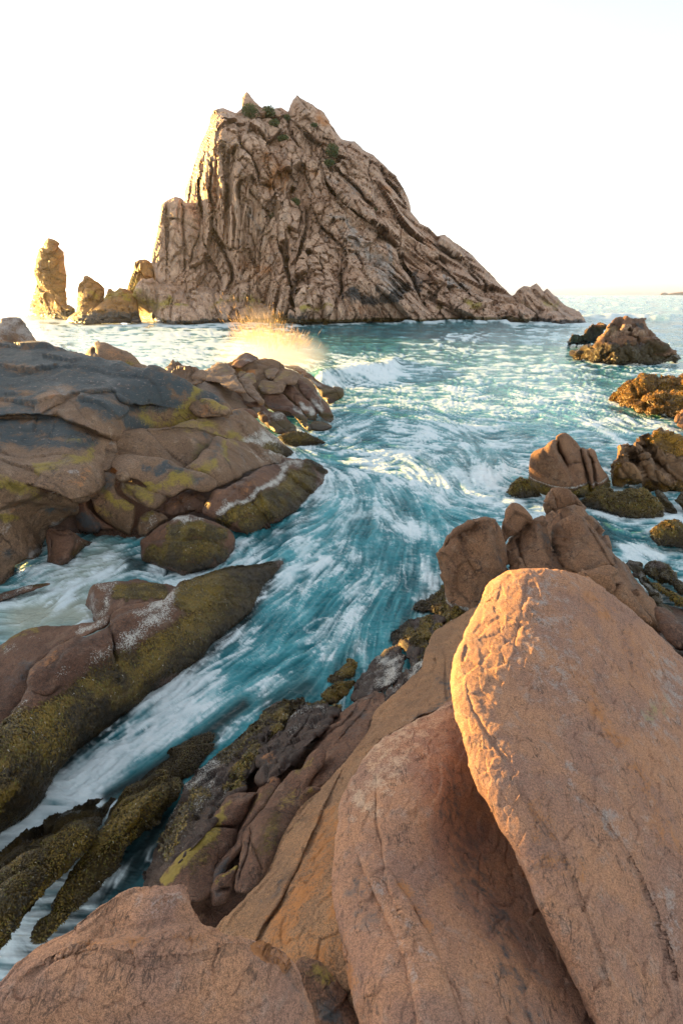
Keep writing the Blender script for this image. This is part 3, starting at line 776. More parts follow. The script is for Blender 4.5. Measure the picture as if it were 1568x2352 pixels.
bush('dark green bush standing in the saddle right of the left summit spike', 'C1', 1340, 240, 125.5, 1.3, .7)
bush('low flat green bush just below the bush in the summit saddle', 'C1', 1390, 345, 121.5, 1.05, .6)
bush('small bush at the foot of the right summit peak', 'C2', 250, 292, 123, 0.74, .6)
bush('sliver of green bush on the slanting face of the right summit peak', 'C2', 500, 362, 123, 0.74, .5)
bush('broad dark bush on the ledge under the right summit peak', 'C2', 670, 600, 121, 1.36, .9)
bush('low olive bush trailing down the ledge in the middle of the upper slope', 'C2', 640, 710, 119.5, 1.12, .5)
bush('brown-green scrub in the gully between the two summit peaks', 'C2', 220, 490, 121, 1.24, .45)
bush('dark bush on a ledge beneath the orange hanging block', 'C2', 330, 1070, 115.5, 0.99, .8)
bush('oval dark green bush hanging in the crease of the right-hand slope', 'C4', 1085, 235, 118, 1.24, 1.9)
bush('small bush low on the cliff left of the middle gully', 'C4', 115, 190, 114, 0.62, .9)
bush('tiny green bush above the smooth grey slab', 'C4', 900, 372, 115, 0.56, .8)

# ================================================================== stacks left of the island
SD = [dict(k='cell', sc=2.8, a=.7, e=(1, 0, .3), st=1.6, warp=.7, cw=.06, cd=.4, tilt=1.4, s=53), dict(k='cell', sc=.8, a=.24, e=(1, 0, -.3), st=3.4, warp=.3, cw=.08, cd=.5, tilt=1.4, s=55), dict(k='fbm', sc=.7, a=.12, o=3, s=57)]
rk('tall slim sea stack glowing orange, standing alone left of the island', 'sea stack', 'sea_stack', mat=M_STACK, crop='C6',
   outline=[(215, 795), (240, 772), (268, 765), (275, 700), (300, 625), (315, 560), (335, 500), (322, 440), (303, 385), (325, 320), (345, 215), (360, 175), (405, 172), (403, 125), (445, 85), (500, 95), (545, 125), (555, 150), (532, 148), (560, 180), (592, 212), (602, 350), (620, 440), (613, 560), (620, 690), (640, 700), (690, 730), (700, 800), (690, 855), (600, 860), (480, 835), (330, 830)],
   ctrl=[(215, 795, -.3), (480, 838, -.5), (690, 855, -.5), (450, 90, 'Y', 118), (600, 350, 'Y', 117), (330, 400, 'Y', 118)], R=40, b=1.2, th=1.2, step=2.4, jag=.9, smooth=False, dm=.6, cg=.75, flat=True, disp=SD, seed=11, zdark=2.0,
   paint=[('orange', [(300, 760), (480, 740), (600, 780)], 90, .7), ('orange', [(420, 650), (560, 680)], 40, .6), ('dark', [(600, 700), (660, 800)], 40, .5)])
rk('squat pointed sea stack between the slim stack and the island', 'sea stack', 'sea_stack', mat=M_STACK, crop='C6',
   outline=[(705, 740), (712, 560), (728, 495), (760, 480), (765, 440), (800, 424), (830, 445), (870, 472), (920, 500), (958, 540), (968, 590), (955, 650), (945, 720), (870, 870), (780, 878), (700, 872), (600, 862), (640, 800), (690, 770)],
   ctrl=[(600, 862, 0), (780, 878, 0), (870, 870, 0), (800, 424, 'Y', 112), (960, 560, 'Y', 111), (715, 560, 'Y', 111)], R=38, b=1.2, th=1.2, step=2.4, jag=.9, smooth=False, dm=.6, cg=.75, flat=True, disp=SD, seed=12, zdark=1.8,
   paint=[('yellow', [(860, 580), (930, 620)], 50, .7), ('yellow', [(830, 570), (850, 600)], 25, .6)])
rk('low jumbled rock joining the squat stack to the island foot', 'rock', 'rock', mat=M_STACK, crop='C6',
   outline=[(760, 880), (800, 780), (880, 720), (950, 660), (975, 600), (1002, 545), (1025, 552), (1055, 578), (1095, 540), (1150, 548), (1195, 570), (1260, 640), (1300, 870), (1100, 865)],
   ctrl=[(760, 880, 0), (1300, 870, 0), (1000, 545, 'Y', 109), (1195, 570, 'Y', 109)], R=32, b=1.2, th=3.2, step=2.4, jag=.9, smooth=False, dm=.6, cg=.75, flat=True, disp=SD, seed=13, zdark=2.2, paint=[('yellow', [(980, 640), (1040, 620), (1180, 620)], 60, .8)])
for (c, pts, lb) in [('E6', [(1360, 32), (1385, 22), (1410, 26), (1430, 34)], 'tiny far islet on the horizon, left of the distant headland'),
                     ('E6', [(1430, 34), (1480, 24), (1540, 18), (1620, 10), (1900, 4), (2200, 34)], 'faint distant headland on the right end of the horizon')]:
    rk(lb, 'headland' if 'headland' in lb else 'islet', 'distant_headland' if 'headland' in lb else 'islet', mat=M_SHELF, crop=c, outline=pts + [(pts[-1][0], 44), (pts[0][0], 44)], Yd=(2700, 2760), step=1.5, b=.5, th=.5, seed=14)

# ================================================================== rocks off the right shore
GD = [dict(k='cell', sc=1.0, a=.20, warp=.4, cw=.15, cd=.7, s=63), dict(k='cell', sc=.35, a=.07, warp=.15, cw=.15, cd=.7, s=65), dict(k='fbm', sc=.5, a=.13, o=5, s=67, g=.6)]
islet = empty('rock_islet', (23, 42, 0)); tag(islet, 'domed brown islet with a dark spur, standing in open water below the right horizon', 'islet')
rock('dome', M_BLOCK, 'E6', [(740, 520), (790, 450), (840, 370), (880, 310), (920, 285), (960, 265), (1000, 240), (1050, 222), (1110, 240), (1160, 252), (1230, 255), (1245, 310), (1320, 390), (1400, 460), (1500, 555), (1500, 600), (1300, 640), (1000, 640), (800, 600)],
     Yd=(41.5, 44.5), R=40, b=1.2, th=1.3, step=2.4, jag=.6, disp=[dict(k='cell', sc=1.6, a=.26, e=(.5, 0, -.8), st=2, warp=.5, cw=.12, cd=.6, s=71)] + GD[1:], parent=islet, seed=21,
     cracks=[([(960, 270), (900, 380), (860, 470)], 3, .4, .2, 20), ([(1120, 250), (1110, 330), (1090, 420), (1180, 480)], 3, .5), ([(1240, 330), (1270, 400), (1290, 450)], 2.5, .35)], lumps=[(1065, 365, 22, 18, 0, -.7), (1190, 330, 40, 25, 20, -.4)],
     paint=[('pale', [(900, 380), (1000, 370), (1200, 400)], 70, .5), ('dark', [(1150, 290), (1200, 340)], 50, .8), ('yellow', [(860, 380), (940, 350)], 40, .5), ('weed', [(800, 520), (1000, 560), (1400, 530)], 70, .7), ('orange', [(900, 310), (840, 400)], 30, .6)])
rock('spur', M_WEEDY, 'E6', [(497, 505), (525, 450), (545, 400), (575, 408), (600, 402), (640, 425), (690, 360), (720, 330), (735, 295), (760, 315), (805, 278), (870, 310), (840, 400), (770, 490), (640, 505)],
     ctrl=[(497, 505, 0), (640, 505, 0), (800, 280, 'Y', 52), (870, 320, 'Y', 51), (560, 400, 'Y', 51)], b=1.2, th=1.2, step=2.4, jag=.9, smooth=False, disp=GD, parent=islet, seed=22, paint=[('orange', [(760, 320), (840, 310)], 30, .7)])
rock('weedy_skirt', M_WEEDY, 'E6', [(533, 600), (570, 550), (650, 500), (760, 480), (860, 450), (940, 462), (1000, 490), (1060, 452), (1140, 490), (1280, 500), (1400, 530), (1500, 560), (1560, 630), (1500, 668), (1300, 685), (1090, 695), (900, 692), (790, 665), (640, 652)],
     ctrl=[(533, 600, .3), (640, 655, 0), (1090, 695, 0), (1500, 668, 0), (860, 450, 'Y', 42), (1140, 490, 'Y', 41.5), (1500, 560, 'Y', 43)], R=26, b=1.2, th=1.2, step=2.4, jag=.9, disp=GD, parent=islet, seed=23, zweed=1.6,
     cracks=[([(1000, 490), (1020, 560), (1080, 640)], 3, .5), ([(790, 650), (880, 590), (960, 560)], 3, .4), ([(1240, 520), (1260, 600), (1300, 680)], 3, .35), ([(620, 600), (700, 530), (880, 510)], 2.5, .3)])
GOLD = dict(n=12000, l=.09, w=.018, gold=True)
rk('golden weed-covered rock at the right edge, first of the sunlit rocks beyond the split block', 'rock', 'weedy_rock', mat=M_GOLD, crop='E6',
   outline=[(888, 1012), (915, 960), (945, 920), (1000, 840), (1070, 808), (1130, 790), (1220, 785), (1255, 795), (1300, 772), (1340, 800), (1400, 788), (1460, 785), (1500, 790), (1568, 752), (1700, 710), (1750, 900), (1750, 1200), (1480, 1185), (1380, 1172), (1250, 1168), (1160, 1140), (1060, 1052), (980, 1038)],
   ctrl=[(888, 1012, 0), (1160, 1140, 0), (1380, 1172, 0), (1750, 1200, .3), (1070, 808, 'Y', 26.5), (1300, 772, 'Y', 27), (1700, 710, 'Y', 26)], R=46, b=1.1, th=1.2, step=2.4, jag=.9, disp=GD, seed=24, zweed=3.5, tuft=GOLD,
   cracks=[([(1050, 1050), (1150, 990), (1280, 960), (1420, 920), (1600, 900)], 5, .55, .35, 40), ([(1060, 830), (1120, 900), (1150, 980)], 3, .3), ([(1290, 790), (1330, 860), (1320, 940)], 4, .4)], lumps=[(1380, 1040, 130, 70, -20, .4), (1220, 850, 70, 50, 0, .3)])
rk('small bare pointed rock lit orange below the golden weed-covered rock', 'rock', 'rock', mat=M_BLOCK, crop='E6', outline=[(1470, 1215), (1500, 1175), (1540, 1140), (1568, 1105), (1640, 1080), (1760, 1150), (1760, 1300), (1600, 1290), (1520, 1250)], z=(0, .75), b=1.2, th=1.2, step=2.4, jag=.4, disp=GD[1:], seed=25)
BD = [dict(k='cell', sc=.55, a=.11, e=(.5, 0, -.8), st=2.2, warp=.25, cw=.14, cd=.9, s=73), dict(k='cell', sc=.2, a=.03, warp=.1, cw=.15, cd=.6, s=75), dict(k='fbm', sc=.3, a=.06, o=5, s=77, g=.6)]
rk('blocky jointed rock at the right edge with a sunlit golden weed crown', 'rock', 'jointed_rock', mat=M_GOLD, crop='E5',
   outline=[(872, 600), (890, 520), (905, 470), (940, 400), (965, 322), (1010, 303), (1080, 305), (1100, 275), (1140, 250), (1190, 270), (1270, 250), (1300, 215), (1345, 193), (1430, 195), (1520, 230), (1568, 270), (1720, 300), (1720, 760), (1560, 745), (1400, 770), (1290, 755), (1210, 715), (960, 722), (900, 700)],
   ctrl=[(900, 700, .05), (1290, 755, 0), (1720, 760, 0), (965, 322, 'Y', 14.2), (1140, 250, 'Y', 14.6), (1400, 195, 'Y', 15.2), (1720, 300, 'Y', 14.6)], R=50, b=.9, th=1.1, step=2.4, jag=.6, disp=BD, seed=26,
   cracks=[([(1190, 270), (1250, 380), (1310, 470), (1480, 640)], 5, .35, .25, 35), ([(1060, 340), (1130, 470), (1200, 560), (1310, 740)], 5, .4, .2, 35), ([(1000, 400), (1060, 380), (1110, 430)], 3, .2), ([(1120, 430), (1200, 400), (1250, 380)], 3, .2),
           ([(990, 450), (1060, 440), (1180, 470), (1290, 430)], 2.5, .2), ([(1230, 520), (1320, 480), (1380, 540)], 2.5, .18), ([(1010, 320), (1040, 390), (1070, 420)], 2.5, .15)],
   paint=[('weed', [(1290, 260), (1400, 250), (1560, 310)], 90, 1.0), ('weed', [(900, 500), (960, 480), (920, 600)], 50, .9), ('weed', [(880, 660), (1200, 740), (1600, 720)], 60, .8), ('weed', [(1400, 350), (1600, 350)], 70, .9)], tuft=dict(n=6000, l=.05, w=.008, gold=True))
blk = [dict(k='fbm', sc=.9, a=.06, o=3, s=80), dict(k='fbm', sc=.18, a=.02, o=5, s=81, g=.6)]
rk('rounded brown block split by a deep joint, standing in the water above the near blocks', 'boulder', 'split_boulder', mat=M_BLOCK, crop='E5',
   outline=[(145, 570), (152, 480), (170, 410), (200, 375), (290, 332), (320, 300), (370, 275), (402, 282), (405, 250), (440, 225), (490, 225), (540, 260), (590, 320), (620, 352), (650, 352), (685, 362), (715, 348), (755, 375), (800, 480), (850, 570), (882, 620), (895, 710), (800, 750), (650, 800), (560, 790), (400, 800), (250, 800), (150, 700)],
   ctrl=[(150, 690, .05), (400, 800, 0), (650, 800, 0), (895, 710, .1), (460, 225, 'Y', 13.6), (200, 375, 'Y', 13.2), (720, 348, 'Y', 14)], R=48, b=1.15, th=1.2, step=2.4, jag=.15, disp=blk, seed=27, zweed=.33, zwhite=(.34, .375),
   cracks=[([(402, 270), (415, 350), (450, 440), (490, 515)], 4, .5, .15, 35), ([(490, 505), (560, 490), (650, 495)], 2.2, .14), ([(620, 350), (650, 440), (680, 560), (720, 700)], 3.5, .3, -.12, 30), ([(685, 370), (720, 480), (740, 560), (770, 700)], 4, .35), ([(290, 340), (310, 430), (330, 480)], 2, .08), ([(660, 515), (760, 480), (800, 490)], 2.5, .15)],
   tuft=dict(n=5000, l=.05, w=.008))
rk('small dark weedy rock at the left foot of the split block', 'rock', 'weedy_rock', mat=M_WEEDY, crop='E5', outline=[(-45, 770), (-30, 720), (0, 660), (50, 625), (130, 635), (165, 700), (270, 795), (190, 800), (90, 810)], z=(0, .45), b=1.2, step=2.4, jag=.6, disp=BD[1:], seed=28, zweed=.5, tuft=dict(n=1500, l=.05, w=.008))
rk('long low brown weedy rock in front of the split block', 'rock', 'weedy_rock', mat=M_WEEDY, crop='E5', outline=[(600, 880), (640, 820), (690, 780), (860, 728), (950, 745), (1050, 735), (1180, 718), (1250, 740), (1330, 830), (1390, 930), (1360, 990), (1200, 998), (1000, 982), (850, 930), (700, 895)],
   ctrl=[(600, 880, 0), (1000, 982, 0), (1360, 990, 0), (860, 728, .45), (1180, 718, .5), (1330, 830, .35)], R=30, b=.8, step=2.4, jag=.6, disp=BD[1:], seed=29, zweed=1.2, tuft=dict(n=6000, l=.05, w=.007))
rk('small dark rock wedged right of the long low weedy rock', 'rock', 'weedy_rock', mat=M_WEEDY, crop='E5', outline=[(1310, 765), (1350, 750), (1430, 830), (1500, 900), (1525, 960), (1420, 940), (1340, 860)], z=(0, .35), b=1.0, step=2.4, jag=.6, disp=BD[1:], seed=30, zweed=.5)
rk('dark rock with white rivulets at the right edge beside the wedged rock', 'rock', 'weedy_rock', mat=M_WEEDY, crop='E5', outline=[(1490, 830), (1568, 750), (1680, 760), (1720, 980), (1600, 970), (1530, 900)], z=(0, .4), b=1.0, step=2.4, jag=.6, disp=BD[1:], seed=31, zweed=.5)
rk('round mossy rock at the right edge below the long low weedy rock', 'rock', 'weedy_rock', mat=M_WEEDY, crop='E5', outline=[(1268, 1120), (1300, 1080), (1340, 1050), (1430, 1015), (1500, 1020), (1568, 1055), (1720, 1130), (1720, 1330), (1500, 1265), (1340, 1240)], z=(0, .45), b=1.1, step=2.4, jag=.4, disp=BD[1:], seed=32, zweed=1.5, tuft=dict(n=6000, l=.05, w=.007))
# ================================================================== near blocks behind the big boulder
nb = [dict(k='fbm', sc=.5, a=.045, o=3, s=90), dict(k='cell', sc=.45, a=.035, warp=.12, cw=.05, cd=.15, tilt=1.8, s=92), dict(k='fbm', sc=.09, a=.014, o=5, s=91, g=.62)]
rk('barnacled lumpy ridge of small rocks at the right edge, nearest of its three', 'rock', 'barnacled_rock', mat=M_WEEDY, crop='G7', outline=[(1180, 290), (1240, 310), (1340, 350), (1430, 380), (1520, 440), (1568, 480), (1720, 560), (1720, 680), (1560, 560), (1430, 470), (1300, 390)], z=(.05, .5), b=1.3, step=2.6, jag=.9, disp=[dict(k='cell', sc=.22, a=.05, cw=.2, cd=.8, s=93)] + nb, seed=33, zweed=.6, paint=[('white', [(1280, 340), (1450, 400), (1600, 520)], 60, .7)], tuft=dict(n=2500, l=.04, w=.005))
rk('barnacled lumpy rock at the right edge, middle of its three', 'rock', 'barnacled_rock', mat=M_WEEDY, crop='G7', outline=[(1210, 210), (1250, 160), (1320, 155), (1410, 160), (1470, 220), (1530, 270), (1568, 320), (1720, 400), (1720, 560), (1520, 440), (1430, 370), (1330, 320), (1250, 270)], z=(0, .55), b=1.3, step=2.6, jag=.9, disp=[dict(k='cell', sc=.22, a=.05, cw=.2, cd=.8, s=94)] + nb, seed=34, zweed=.6, paint=[('white', [(1260, 230), (1450, 260), (1550, 380)], 60, .7)], tuft=dict(n=2500, l=.04, w=.005))
rk('barnacled brown rock tucked against the right side of the near blocks', 'rock', 'barnacled_rock', mat=M_WEEDY, crop='G7', outline=[(1020, 160), (1060, 135), (1120, 132), (1190, 180), (1230, 250), (1320, 400), (1420, 560), (1480, 640), (1400, 640), (1300, 520), (1150, 330)], z=(.3, .5), b=1.2, step=2.6, jag=.9, disp=[dict(k='cell', sc=.2, a=.04, cw=.2, cd=.8, s=95)] + nb, seed=35, zweed=.55, paint=[('white', [(1200, 290), (1300, 390), (1390, 500)], 40, 1.0)])
rk('dark wedge of rock under the right shoulder of the big boulder', 'rock', 'rock', mat=M_BROWN, crop='G7', outline=[(1310, 560), (1400, 560), (1480, 620), (1568, 720), (1720, 860), (1720, 1100), (1560, 960), (1430, 850), (1340, 700)], z=(.6, .9), b=1.0, step=2.6, disp=nb, seed=36)
blocks = empty('jointed_outcrop', (2.2, 7.5, 0)); tag(blocks, 'outcrop of brown rounded granite blocks just behind the huge boulder', 'rock outcrop')
rock('block', M_BLOCK, 'G6', [(1088, 372), (1140, 312), (1240, 262), (1400, 242), (1432, 262), (1480, 340), (1568, 430), (1689, 627), (1744, 707), (1824, 787), (1894, 887), (1984, 1017), (2104, 1177), (2154, 1400), (2034, 1330), (1884, 1200), (1684, 1067), (1484, 927), (1184, 877), (1114, 627)],
     ctrl=[(1088, 372, .9), (1240, 262, 1.2), (1400, 242, 1.1), (1689, 627, .75), (1984, 1017, .65), (2154, 1400, .5), (1184, 877, .8), (1684, 1067, 1.0)], R=34, b=.9, th=1.3, step=2.6, disp=nb, parent=blocks, seed=41,
     cracks=[([(1430, 280), (1520, 420), (1640, 600), (1800, 820), (1960, 1040)], 3, .05, .03, 20), ([(1850, 790), (1990, 1010), (2110, 1180)], 3, .06)])
rock('block', M_BLOCK, 'G6', [(1060, 205), (1075, 172), (1130, 137), (1148, 102), (1200, 88), (1290, 84), (1330, 110), (1365, 155), (1425, 250), (1365, 246), (1240, 262), (1140, 312), (1096, 346), (1078, 300)],
     z=(1.25, 1.75), R=24, b=1.1, th=1.3, step=2.6, disp=nb, parent=blocks, seed=42, cracks=[([(1132, 138), (1158, 200), (1172, 290)], 3, .16, .05, 25), ([(1340, 130), (1372, 240)], 2, .05)])
rock('block', M_BLOCK, 'G6', [(95, 705), (110, 670), (130, 640), (150, 595), (180, 540), (212, 515), (232, 470), (340, 420), (420, 385), (490, 368), (565, 370), (630, 400), (680, 470), (712, 590), (720, 690), (750, 860), (640, 930), (560, 1010), (500, 1110), (440, 1270), (200, 1270), (172, 1000), (130, 900), (112, 790)],
     ctrl=[(200, 1270, .1), (440, 1270, .2), (95, 705, .9), (340, 420, 1.5), (565, 370, 1.6), (712, 590, 1.2), (750, 860, .8)], R=60, b=1.0, th=1.1, step=2.6, disp=nb, parent=blocks, seed=43, zweed=.32, zwhite=(.34, .375),
     cracks=[([(320, 600), (335, 690), (400, 790), (450, 900)], 2.2, .10), ([(212, 580), (300, 500), (420, 440)], 2.5, .06, -.04, 20), ([(150, 620), (200, 600), (215, 520)], 2.5, .09), ([(580, 470), (620, 600), (680, 800)], 10, .06, .05, 40)],
     paint=[('dark', [(650, 500), (710, 800)], 50, .35), ('wet', [(150, 860), (400, 1000)], 60, .25)], tuft=dict(n=4000, l=.035, w=.005))
rock('block', M_BLOCK, 'G6', [(674, 430), (690, 385), (705, 360), (720, 290), (768, 236), (800, 231), (860, 258), (920, 320), (952, 388), (905, 430), (850, 505), (760, 545), (712, 592), (688, 530)],
     z=(1.05, 1.65), R=28, b=1.1, th=1.2, step=2.6, disp=nb, parent=blocks, seed=44, cracks=[([(700, 400), (705, 480), (735, 560)], 2.2, .06)])
rock('block', M_BLOCK, 'G6', [(700, 660), (740, 560), (830, 505), (880, 470), (960, 392), (1050, 350), (1085, 362), (1102, 440), (1122, 520), (1152, 640), (1202, 760), (1290, 880), (1000, 920), (800, 900), (752, 850), (730, 720)],
     ctrl=[(700, 660, .9), (1050, 350, 1.35), (960, 392, 1.3), (1202, 760, .9), (800, 900, .8), (1290, 880, .8)], R=38, b=1.1, th=1.1, step=2.6, disp=nb, parent=blocks, seed=45, cracks=[([(838, 510), (830, 600), (850, 690), (880, 800)], 2.4, .14, .05, 25), ([(1060, 380), (1040, 500), (1090, 640)], 9, .05, .05, 30)], lumps=[(828, 575, 16, 18, 0, -.13)],
     paint=[('dark', [(1040, 420), (1120, 620), (1200, 780)], 50, .5)])
rock('block', M_BLOCK, 'G6', [(1122, 530), (1140, 465), (1210, 400), (1290, 345), (1370, 335), (1450, 375), (1520, 470), (1580, 560), (1650, 660), (1700, 760), (1715, 800), (1640, 806), (1560, 832), (1400, 887), (1300, 850), (1210, 760), (1150, 650)],
     ctrl=[(1122, 530, 1.0), (1290, 345, 1.45), (1450, 375, 1.4), (1700, 760, 1.0), (1400, 887, .9), (1210, 760, .9)], R=50, b=1.0, th=1.0, step=2.6, disp=nb, parent=blocks, seed=46, lumps=[(1268, 572, 22, 18, 0, -.06), (1280, 570, 60, 50, 0, -.04)], cracks=[([(1200, 410), (1260, 500)], 2, .04), ([(1450, 380), (1530, 530), (1680, 760)], 4, .03, -.05, 30)])
rock('block', M_BLOCK, 'G7', [(615, 270), (720, 225), (800, 190), (850, 177), (920, 186), (960, 220), (1000, 310), (1080, 430), (1160, 560), (1275, 710), (1080, 600), (900, 450), (750, 340)],
     z=(.9, 1.45), R=30, b=1.0, th=1.0, step=2.6, disp=nb, parent=blocks, seed=47, cracks=[([(920, 430), (960, 370), (1010, 340)], 2.5, .08)])

# ================================================================== foreground boulders and slab
fd = [dict(k='fbm', sc=1.1, a=.05, o=3, s=100), dict(k='fbm', sc=.16, a=.012, o=5, s=101, g=.6), dict(k='cell', sc=.08, a=.0055, e=(.5, .8, -.3), st=2.6, warp=.03, cw=.05, cd=.5, cg=.12, tilt=1.6, s=104), dict(k='ridge', sc=.05, a=.0026, o=4, e=(.5, .8, -.3), st=3, s=103, g=.6)]
def B1(*p): return [(784 + x / 2, 1176 + y / 2) for x, y in p]
def B2(*p): return [(784 + x / 2, 1724.8 + y / 2) for x, y in p]
def B3(*p): return [(x / 2, 1724.8 + y / 2) for x, y in p]
rk('huge smooth orange-brown boulder filling the right foreground, its left flank catching the sun', 'boulder', 'granite_boulder', mat=M_FORE, crop='D',
   outline=B1((660, 340), (690, 310), (720, 290), (760, 272), (800, 262), (850, 257), (1000, 268), (1100, 295), (1135, 303), (1170, 330), (1250, 385), (1330, 440), (1400, 500), (1480, 570), (1530, 620), (1568, 660), (1720, 800), (1840, 1300), (1840, 2450)) + [(1390, 2430)]
   + B2((1130, 1254), (1110, 1200), (1060, 1080), (1000, 950), (940, 820), (880, 700), (820, 570), (760, 450), (700, 360), (640, 240), (600, 160), (570, 80)) + B1((570, 1130), (550, 1060), (525, 960), (510, 850), (513, 760), (530, 660), (560, 590), (600, 500), (635, 430)),
   ctrl=[(1114, 1346, 2.62), (1210, 1304, 2.76), (1350, 1330, 2.62), (1568, 1506, 2.0), (1720, 1800, 1.65), (1720, 2400, 1.55), (1040, 1600, 2.5), (1070, 1760, 2.45), (1194, 2010, 2.33), (1390, 2430, 2.0), (1400, 1700, 2.28), (1450, 2100, 2.05)],
   R=150, b=.62, th=.8, step=2.2, cg=.3, disp=fd, seed=51, pn=2.2,
   cracks=[(B1((575, 800), (600, 900), (660, 1000), (740, 1110), (770, 1160)), 1.8, .014), (B1((640, 425), (700, 410)), 2.5, .03), (B1((730, 370), (720, 410)), 2, .015), (B1((860, 270), (820, 500), (790, 640)), 2.4, .008), (B2((1100, 180), (1200, 300), (1330, 490), (1440, 720), (1500, 900), (1560, 1060)), 2.2, .012),
           (B2((800, 120), (890, 290), (1000, 440), (1100, 680), (1180, 900), (1230, 1100)), 1.6, .009), (B1((1080, 380), (1160, 460), (1180, 530)), 2, .010), (B1((1130, 700), (1200, 780), (1260, 880)), 2, .008)],
   paint=[('orange', B1((1050, 700), (1150, 830), (1220, 960), (1300, 1050)), 26, .55), ('orange', B1((1150, 400), (1230, 460)), 40, .45), ('orange', B2((1380, 80), (1450, 330), (1520, 420)), 40, .5), ('orange', B1((1330, 600), (1420, 800)), 60, .35), ('grey', B1((900, 400), (950, 650), (1050, 760)), 110, 0.29), ('grey', B1((1480, 700), (1540, 800), (1430, 960)), 70, 0.35),
          ('grey', B2((1050, 50), (1100, 170), (1300, 350)), 30, 0.28), ('grey', B2((1400, 200), (1440, 400)), 26, 0.28), ('grey', B2((1500, 700), (1560, 900)), 40, 0.32), ('orange', B2((900, 230), (960, 500), (1080, 560)), 60, .4), ('yellow', B1((1440, 920), (1480, 900)), 30, .4),
          ('wet', B2((920, 400), (960, 460)), 24, .25)])
rk('orange-brown boulder with a dark overhang, wedged under the left side of the huge boulder', 'boulder', 'granite_boulder', mat=M_FORE, crop='D',
   outline=[(1052, 1610), (1000, 1638), (940, 1668), (880, 1703), (832, 1750), (803, 1800), (786, 1850), (776, 1950), (772, 2050), (785, 2130), (800, 2200), (815, 2280), (840, 2360), (862, 2450), (1480, 2450), (1420, 2250), (1300, 2000), (1200, 1850), (1130, 1720)],
   ctrl=[(1052, 1610, 1.9), (940, 1668, 2.0), (803, 1800, 2.05), (776, 1950, 2.15), (785, 2130, 2.2), (862, 2450, 2.3), (1000, 1850, 2.15), (1080, 1900, 1.9), (1200, 2150, 1.9), (1400, 2420, 1.9), (1000, 2300, 2.35), (1130, 1720, 1.9)],
   R=110, b=.6, th=.8, step=2.2, cg=.3, disp=fd, seed=52,
   cracks=[(B2((165, 180), (160, 300), (190, 450), (200, 580), (240, 680)), 3, .02, -.012, 50), (B2((110, 540), (160, 660), (230, 800), (290, 920), (340, 1100), (370, 1254)), 3, .03, -.02, 40), (B2((240, 600), (330, 740), (400, 880), (480, 1080), (540, 1254)), 2.5, .02, .012, 40), (B2((0, 830), (30, 900), (60, 1100), (60, 1200)), 2.5, .025)],
   paint=[('pale', B1((150, 1100), (300, 1020), (400, 900)), 70, .5), ('orange', B1((150, 1150), (300, 1000), (420, 960)), 60, .4), ('pale', B2((100, 260), (150, 160), (250, 60)), 50, .5), ('dark', B2((520, 150), (560, 420), (650, 560)), 60, .40), ('dark', B2((560, 560), (700, 750), (800, 980), (850, 1180)), 60, .42), ('grey', B2((150, 620), (230, 720), (330, 900), (380, 1060)), 36, 0.32), ('grey', B2((700, 600), (820, 980)), 30, 0.24),  # the pale strokes paint soft skylight onto its upper left
          ('orange', B2((280, 620), (370, 800)), 30, .45), ('orange', B2((10, 860), (40, 1100)), 25, .5), ('dark', B2((60, 600), (120, 760)), 50, .3)])
rk('long tan slab slanting down from the boulders to the channel', 'rock slab', 'granite_slab', mat=M_SLAB, crop='D',
   outline=[(1100, 1400), (1040, 1422), (1003, 1447), (988, 1469), (975, 1512), (968, 1534), (928, 1570), (893, 1604), (860, 1637), (840, 1684), (790, 1750), (719, 1825), (684, 1860), (642, 1925), (619, 1982), (590, 2030), (545, 2070), (500, 2117), (470, 2180), (600, 2300), (760, 2450), (940, 2450), (960, 2000), (1080, 1760), (1160, 1500)],
   ctrl=[(1100, 1400, .75), (988, 1469, .7), (968, 1534, .8), (860, 1637, 1.0), (719, 1825, 1.35), (619, 1982, 1.6), (500, 2117, 1.8), (470, 2180, 1.8), (1100, 1560, 1.2), (960, 1760, 1.75), (760, 2100, 2.1), (800, 2400, 2.1), (600, 2250, 1.95)],
   R=60, b=.38, th=.8, step=2.2, cg=.3, disp=fd, seed=53,
   cracks=[(P_ := [(770, 1800), (700, 1960), (640, 2080), (600, 2140)], 4, .03, .02, 40), (G := [(1020, 1530), (1025, 1600)], 3, .05, .02, 25), ([(880, 1700), (960, 1650), (1030, 1625)], 4, .03, -.04, 30)],
   lumps=[(1000, 1518, 6, 8, 0, -.07)],
   paint=[('orange', [(760, 1900), (700, 2050), (650, 2150), (740, 2200)], 70, .6), ('orange', [(780, 2020), (770, 2250)], 40, .5), ('grey', [(900, 1720), (960, 1680)], 40, .4), ('dark', [(1010, 1560), (1030, 1590), (960, 1650)], 14, .5), ('dark', [(660, 2000), (600, 2090)], 26, .35), ('yellow', [(700, 1830), (660, 1900)], 20, .2)])
